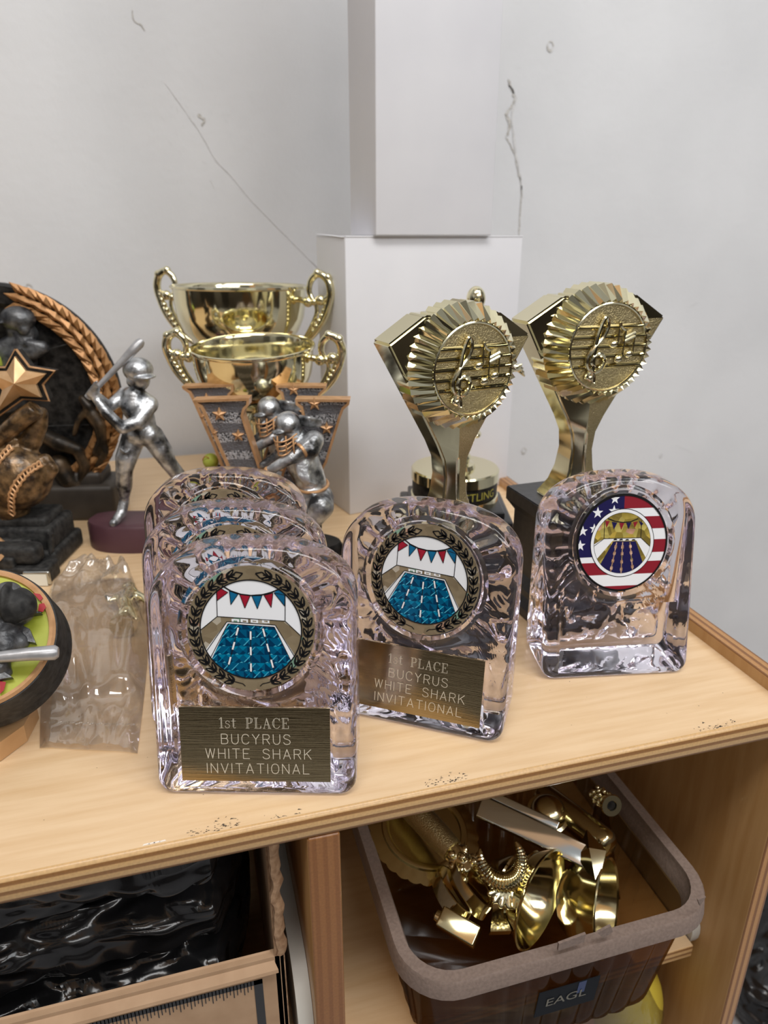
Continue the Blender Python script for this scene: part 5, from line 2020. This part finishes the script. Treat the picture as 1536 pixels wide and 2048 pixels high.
def b_crescent(t):
    b = NB()
    pts = []
    for k in range(65):
        a = R_(-205 + 230 * k / 64)
        pts.append(Vector((math.cos(a) * .0112, math.sin(a) * .0122, .004 * math.sin(k / 64 * PI))))
    rad = [.0006 + .0044 * math.sin(PI * k / 64) ** .8 * (1 + .09 * (-1) ** k) for k in range(65)]
    tube(b, pts, rad, 14)
    link('horn', b, 'gold', t, angle=25)
    b = NB()
    for k in range(7):
        a = R_(-95 + 24 * (k - 3))
        limb(b, [(0, -.014, 0), (math.cos(a) * .010, -.014 + math.sin(a) * .010, .001)], [.0024, .0016])
    link('leaf_tuft', fuse(b, .0007, 2), 'gold', t, angle=180)
XA = Matrix.Rotation(PI / 2, 4, 'Y')
def b_bell(t):
    b = NB()
    prof = [(.0070, 0), (.0105, .004), (.0145, .009), (.0160, .0115), (.0156, .0125), (.0180, .016), (.0215, .0205), (.0212, .0215), (.0235, .0245), (.0262, .0290), (.0270, .0298), (.0274, .0310), (.0262, .0312), (.022, .0245), (.012, .010), (0, .006)]
    lathe(b, prof, 64, 0, XA)
    link('flare', b, 'gold', t, angle=50)
def b_tube(t):
    b = NB()
    lathe(b, [(0, 0), (.0082, 0), (.0085, .001), (.0085, .050), (.0078, .0535), (.0055, .0556), (0, .0562)], 40, 0, XA)
    link('column', b, 'gold_dark', t)
def b_finial(t):
    b = NB()
    lathe(b, [(0, .0068), (.0031, .0068), (.0031, 0), (.0062, 0), (.0066, .001), (.0062, .0022), (.0038, .0026), (.0032, .0045), (.0032, .0080)], 32, 0, XA)
    link('flange', b, 'gold', t)
    b = NB()
    lathe(b, [(0, .0012), (.0029, .0012), (.0029, .0064), (0, .0064)], 24, 0, XA)
    link('hole', b, 'black', t)  # black plug: the shade inside the hole put in as colour
    b = NB()
    for k in range(22):
        a = k * 2.4
        z = .0085 + .0005 * k
        ball(b, (z, math.cos(a) * .0044, math.sin(a) * .0044), .0016, seg=8)
    tube(b, [(.007, 0, 0), (.020, 0, 0)], .0042, 14)
    link('beading', b, 'gold', t)
def b_hoop(t):
    b = NB()
    P = [Vector((math.cos(a) * .0165, 0, math.sin(a) * .0075)) for a in [2 * PI * i / 48 for i in range(48)]]
    o, i_ = [], []
    for y in (-.0045, .0045):
        o.append([b.verts.new(p + Vector((0, y, 0))) for p in P])
        i_.append([b.verts.new(Vector((p.x * .93, y, p.z * .86))) for p in P])
    for k in range(48):
        j = (k + 1) % 48
        b.faces.new((o[0][k], o[0][j], o[1][j], o[1][k]))
        b.faces.new((i_[0][k], i_[0][j], i_[1][j], i_[1][k]))
        b.faces.new((o[0][k], o[0][j], i_[0][j], i_[0][k]))
        b.faces.new((o[1][k], o[1][j], i_[1][j], i_[1][k]))
    link('band', b, 'gold', t, angle=50)
def b_bowl(t):
    b = NB()
    lathe(b, [(0, .0), (.008, .0006), (.016, .004), (.0215, .010), (.0245, .018), (.0255, .026), (.0262, .0268), (.0255, .0275), (.0242, .0266), (.0230, .018), (.020, .011), (.015, .006), (0, .0022)], 64, 0, XA)
    link('bowl', b, 'gold_dark', t)
def b_block(t):
    b = NB()
    box(b, (-.0105, -.0050, -.0075), (.0105, .0050, .0075), 0, .0009)
    link('block', b, 'gold_dark', t, angle=30)
    b = NB()
    lathe(b, [(0, 0), (.0032, 0), (.0026, .003), (.0014, .0036), (0, .005)], 20, 0, Matrix.Translation((-.0105, 0, -.002)) @ Matrix.Rotation(-PI / 2, 4, 'Y'))
    link('stud', b, 'gold', t)
def b_spike(t):
    b = NB()
    A = [b.verts.new(p) for p in ((0, -.0055, -.004), (0, .0055, -.004), (0, .0055, .004), (0, -.0055, .004))]
    T = b.verts.new((.021, 0, -.002))
    b.faces.new(A)
    for i in range(4):
        b.faces.new((A[i], A[(i + 1) % 4], T))
    link('spike', b, 'gold', t, smooth=False)
def b_diamond(t):
    b = NB()
    A = [b.verts.new(p) for p in ((.010, -.0085, 0), (.010, 0, -.0050), (.010, .0085, 0), (.010, 0, .0050))]
    T, D = b.verts.new((.030, 0, 0)), b.verts.new((-.004, 0, 0))
    for i in range(4):
        b.faces.new((A[i], A[(i + 1) % 4], T))
        b.faces.new((A[i], A[(i + 1) % 4], D))
    link('prism', b, 'gold', t, smooth=False)
def b_dome(t):
    b = NB()
    lathe(b, [(0, 0), (.0125, 0), (.0128, .001), (.0110, .0016), (.0100, .0060), (.0070, .0095), (0, .0112)], 40)
    link('dome', b, 'gold_dark', t)
def along(label, cat, name, p0, p1, build, roll=0.0, group='gold trophy parts in the bin'):
    """a piece whose own x axis runs from p0 to p1 (pixel x, pixel y, height)"""
    a, b_ = onz(*p0), onz(*p1)
    ex = (b_ - a).normalized()
    ey = Vector((0, 0, 1)).cross(ex).normalized()
    ez = ex.cross(ey)
    t = Thing(name, label, cat, tuple(a), 0, group)
    m = Matrix((ex, ey, ez)).transposed() @ Matrix.Rotation(R_(roll), 3, 'X')
    t.o.rotation_euler = m.to_euler()
    build(t)
    return t
along('large scallop-edged gold medallion plate lying at the left of the bin', 'medallion', 'medallion_plate', (848, 1662, -.116), (910, 1648, -.118), b_medallion, 14)
along('gold torch shaft with a leafy capital lying across the scalloped plate in the bin', 'torch', 'torch_shaft', (905, 1702, -.103), (978, 1780, -.107), b_torch)
along('mirror silver square bar lying across the bin', 'bar', 'square_bar', (1066, 1664, -.100), (1150, 1704, -.104), b_bar, 38)
along('ribbed gold crescent horn in the middle of the bin', 'ornament', 'crescent_horn', (1000, 1712, -.088), (1040, 1704, -.088), b_crescent, 48)
along('flared gold bell with ridged rings beside the crescent horn in the bin', 'cup part', 'flared_bell', (985, 1742, -.116), (1085, 1800, -.114), b_bell)
along('plain gold column with a rounded end at the right of the bin', 'column', 'gold_column', (1085, 1590, -.118), (1225, 1698, -.113), b_tube)
along('small beaded gold finial with a round hole, highest at the back right of the bin', 'finial', 'beaded_finial', (1224, 1612, -.096), (1190, 1585, -.104), b_finial)
along('flat gold hoop band, the left one of the pair near the front of the bin', 'hoop', 'hoop_band', (905, 1790, -.114), (945, 1862, -.114), b_hoop, 62)
along('flat gold hoop band, the right one of the pair, against the flared bell', 'hoop', 'hoop_band', (940, 1775, -.108), (985, 1848, -.110), b_hoop, 62)
along('glossy gold bowl tipped on its side at the front right of the bin', 'bowl', 'gold_bowl', (1118, 1790, -.132), (1215, 1815, -.126), b_bowl)
along('square gold block with a stud in the front left corner of the bin', 'block', 'gold_block', (918, 1856, -.112), (945, 1872, -.113), b_block, 30)
along('small pointed gold spike at the front edge of the bin', 'spike', 'gold_spike', (1000, 1866, -.118), (992, 1800, -.111), b_spike)
along('slim faceted gold diamond pointing down beside the glossy bowl in the bin', 'ornament', 'faceted_diamond', (1176, 1672, -.098), (1190, 1752, -.103), b_diamond, 20)
along('low gold dome behind the silver bar in the bin', 'dome', 'gold_dome', (1095, 1628, -.112), (1130, 1622, -.112), b_dome, 20)

# ================================================================== BAG UNDER THE SHELF
ub = Thing('plastic_bag', 'clear bag holding something yellow and grey, in the space under the small shelf', 'bag', (.185, .30, FLOOR_Z + .052), 0)
def ub_pt(x, y, Y):
    r = ray(x, y)
    return CAM + r * (Y / r.y)
b = NB()
NU, NV = 40, 24
rows = []
for j in range(NV + 1):
    row = []
    for i in range(NU + 1):
        u, v = i / NU, j / NV
        ang = PI * (1 - u)
        x = .190 + .079 * math.cos(ang)
        y = .278 - .042 * math.sin(ang) ** .7
        z = -.205 - .20 * v
        n_ = noise.noise(Vector((u * 6, v * 5, 2))) * .007 + (1 - abs(noise.noise(Vector((u * 12 + v * 5, v * 9, 7))))) * .005
        pull = 1 - .35 * max(0, .25 - v) / .25
        row.append(b.verts.new((min(.272, .190 + (x - .190) * pull + n_ * .6), .278 + (y - .278) * pull - n_ * .6, z + .004 * noise.noise(Vector((u * 9, v * 4, 5))))))
    rows.append(row)
for j in range(NV):
    for i in range(NU):
        b.faces.new((rows[j][i], rows[j][i + 1], rows[j + 1][i + 1], rows[j + 1][i]))
link('sheet', b, 'wrap', ub, angle=180, world=ub)
yb = Thing('yellow_ball', 'yellow round thing inside the clear bag under the small shelf', 'ball', (.2440, .268, -.260), 0)
b = NB()
ball(b, (0, 0, 0), (.0225, .022, .042), seg=32)
link('shell', b, 'yellow', yb)
gb = Thing('grey_bundle', 'grey folded bundle inside the clear bag under the small shelf', 'bundle', (.178, .292, -.250), 0)
b = NB()
limb(b, [(-.030, 0, 0), (0, .0, .012), (.020, 0, .0)], [.026, .030, .024])
link('folds', fuse(b, .003, 6), 'grey', gb, angle=180)

# ================================================================== CARTON WITH BLACK WRAPPED BUNDLES
CX0, CX1, CY0, CY1, CZ0 = -.36, .0175, .236, .56, SHZ - .0025
ct = Thing('cardboard_box', 'open brown cardboard carton on the left shelf, full of black wrapped bundles', 'box', ((CX0 + CX1) / 2, (CY0 + CY1) / 2, CZ0), 0)
FT = -.0895
b = NB()
box(b, (CX0, CY0, CZ0), (CX1, CY0 + .004, FT), 0)
# printed black border on the front
def fr(x0, x1, z0, z1):
    poly(b, [(x0, CY0 - .0003, z0), (x1, CY0 - .0003, z0), (x1, CY0 - .0003, z1), (x0, CY0 - .0003, z1)], 1)
fr(CX0 + .02, CX1 - .0105, FT - .0150, FT - .0120)
fr(CX1 - .0145, CX1 - .0105, FT - .09, FT - .0120)
for k in range(60):
    x = CX1 - .016 - k * .0016
    fr(x, x + .0004, FT - .0175 - .0012 * (k % 3), FT - .0120)
link('front_panel', b, ['kraft', 'print_black'], ct, smooth=False, world=ct)
b = NB()
# torn right wall with a frayed upper edge
ys = [CY0 + (CY1 - CY0) * i / 40 for i in range(41)]
rnd = random.Random(5)
for x0, dz in ((CX1 - .004, 0), (CX1 - .0015, -.002)):
    P = [Vector((x0, CY0, CZ0))]
    for i, y in enumerate(ys):
        z = -.0165 if y > CY0 + .012 else FT + (-.0165 - FT) * min(1, (y - CY0 + .001) / .010)
        P.append(Vector((x0, y, z + dz + rnd.uniform(-.0015, .0005))))
    P.append(Vector((x0, CY1, CZ0)))
    prism(b, P, (0, 0, 0), (.0021, 0, 0), 0, 1)
link('side_panel', b, ['kraft', 'kraft_edge'], ct, smooth=False, world=ct)
b = NB()
ed = []
for i in range(26):
    t = i / 25
    ed.append(Vector((CX1 - .001 + .0022 * noise.noise(Vector((t * 9, 0, 3))), CY0 + .001 + .0012 * noise.noise(Vector((t * 14, 2, 1))), FT + .001 + (-.0175 - FT) * t)))
tube(b, ed, [.0030 + .0012 * noise.noise(Vector((i * .7, 1, 1))) for i in range(26)], 8, sc=(1, .7))
link('frayed_edge', b, 'kraft_edge', ct, world=ct)
b = NB()
box(b, (CX0, CY1 - .004, CZ0), (CX1 - .004, CY1, -.02), 0)
link('back_panel', b, 'kraft', ct, smooth=False, world=ct)
b = NB()
P = [(CX0 + .01, CY0 + .003, FT - .001), (CX1 - .006, CY0 + .003, FT - .001), (CX1 - .003, CY0 - .0035, FT - .0065), (CX0 + .02, CY0 - .0045, FT - .0070)]
prism(b, P, (0, 0, 0), (0, .0004, .0016))
link('flap', b, 'kraft', ct, smooth=False, world=ct)
def bundle(label, x0, x1, z0, z1, y0, y1, seed, group='black bundles in the carton'):
    cx_, cz_ = (x0 + x1) / 2, (z0 + z1) / 2
    t = Thing('wrapped_bundle', label, 'bundle', (cx_, (y0 + y1) / 2, z0), 0, group)
    b = NB()
    NUu, NVv = 190, 64
    rows = []
    hx, hz = (x1 - x0) / 2, (z1 - z0) / 2
    ym = (y0 + y1) / 2
    for j in range(NVv):
        a = 2 * PI * j / NVv
        row = []
        for i in range(NUu + 1):
            u = i / NUu
            s = min(1, (u / .06)) ** .5 * min(1, ((1 - u) / .06)) ** .5 if 0 < u < 1 else .02
            cs, sn = math.cos(a), math.sin(a)
            e = .55
            yy_ = math.copysign(abs(cs) ** e, cs) * (y1 - y0) / 2
            zz_ = math.copysign(abs(sn) ** e, sn) * hz
            px_, py_, pz_ = x0 + (x1 - x0) * u, yy_, zz_
            q1 = Vector((px_ * 14 + pz_ * 30 + seed, py_ * 26, pz_ * 34 - px_ * 8))
            q2 = Vector((px_ * 46 - pz_ * 60, py_ * 60 + seed, pz_ * 80 + px_ * 22))
            rg = (1 - 2 * abs(noise.noise(q1))) * .0055 + (1 - 2 * abs(noise.noise(q2))) * .0028 + noise.noise(q1 * .5) * .004
            rg = min(.0004, rg - .0070)
            row.append(b.verts.new((px_, ym + yy_ * s + math.copysign(rg, cs) * abs(cs) ** .5 * s, cz_ + zz_ * s + math.copysign(rg, sn) * abs(sn) ** .5 * s)))
        rows.append(row)
    for j in range(NVv):
        for i in range(NUu):
            b.faces.new((rows[j][i], rows[j][i + 1], rows[(j + 1) % NVv][i + 1], rows[(j + 1) % NVv][i]))
    b.faces.new([r[0] for r in rows])
    b.faces.new([r[-1] for r in rows])
    link('wrapping', b, 'black_bag', t, angle=180, world=t)
    return t
bundle('black plastic-wrapped bundle, the topmost in the carton', -.30, .0085, -.054, -.022, .252, .40, 1)
bundle('black plastic-wrapped bundle, second from the top in the carton', -.31, .0085, -.0935, -.0595, .2505, .40, 5)
bundle('black plastic-wrapped bundle, lowest one showing just above the carton front flap', -.33, .0085, -.140, -.0995, .250, .40, 9)

# ================================================================== BLACK BAG ON THE FLOOR
fb = Thing('black_bag', 'black bag on the floor to the right of the cabinet', 'bag', (.60, .42, FLOOR_Z), 0)
b = NB()
limb(b, [(-.03, 0, .03), (.06, .05, .05), (.14, .02, .04)], [.04, .06, .05])
limb(b, [(.0, -.05, .03), (.09, -.06, .05)], [.04, .05])
box(b, (-.06, -.08, 0), (.16, .08, .03), 0)
link('sack', fuse(b, .005, 6), 'black_bag', fb, angle=180)
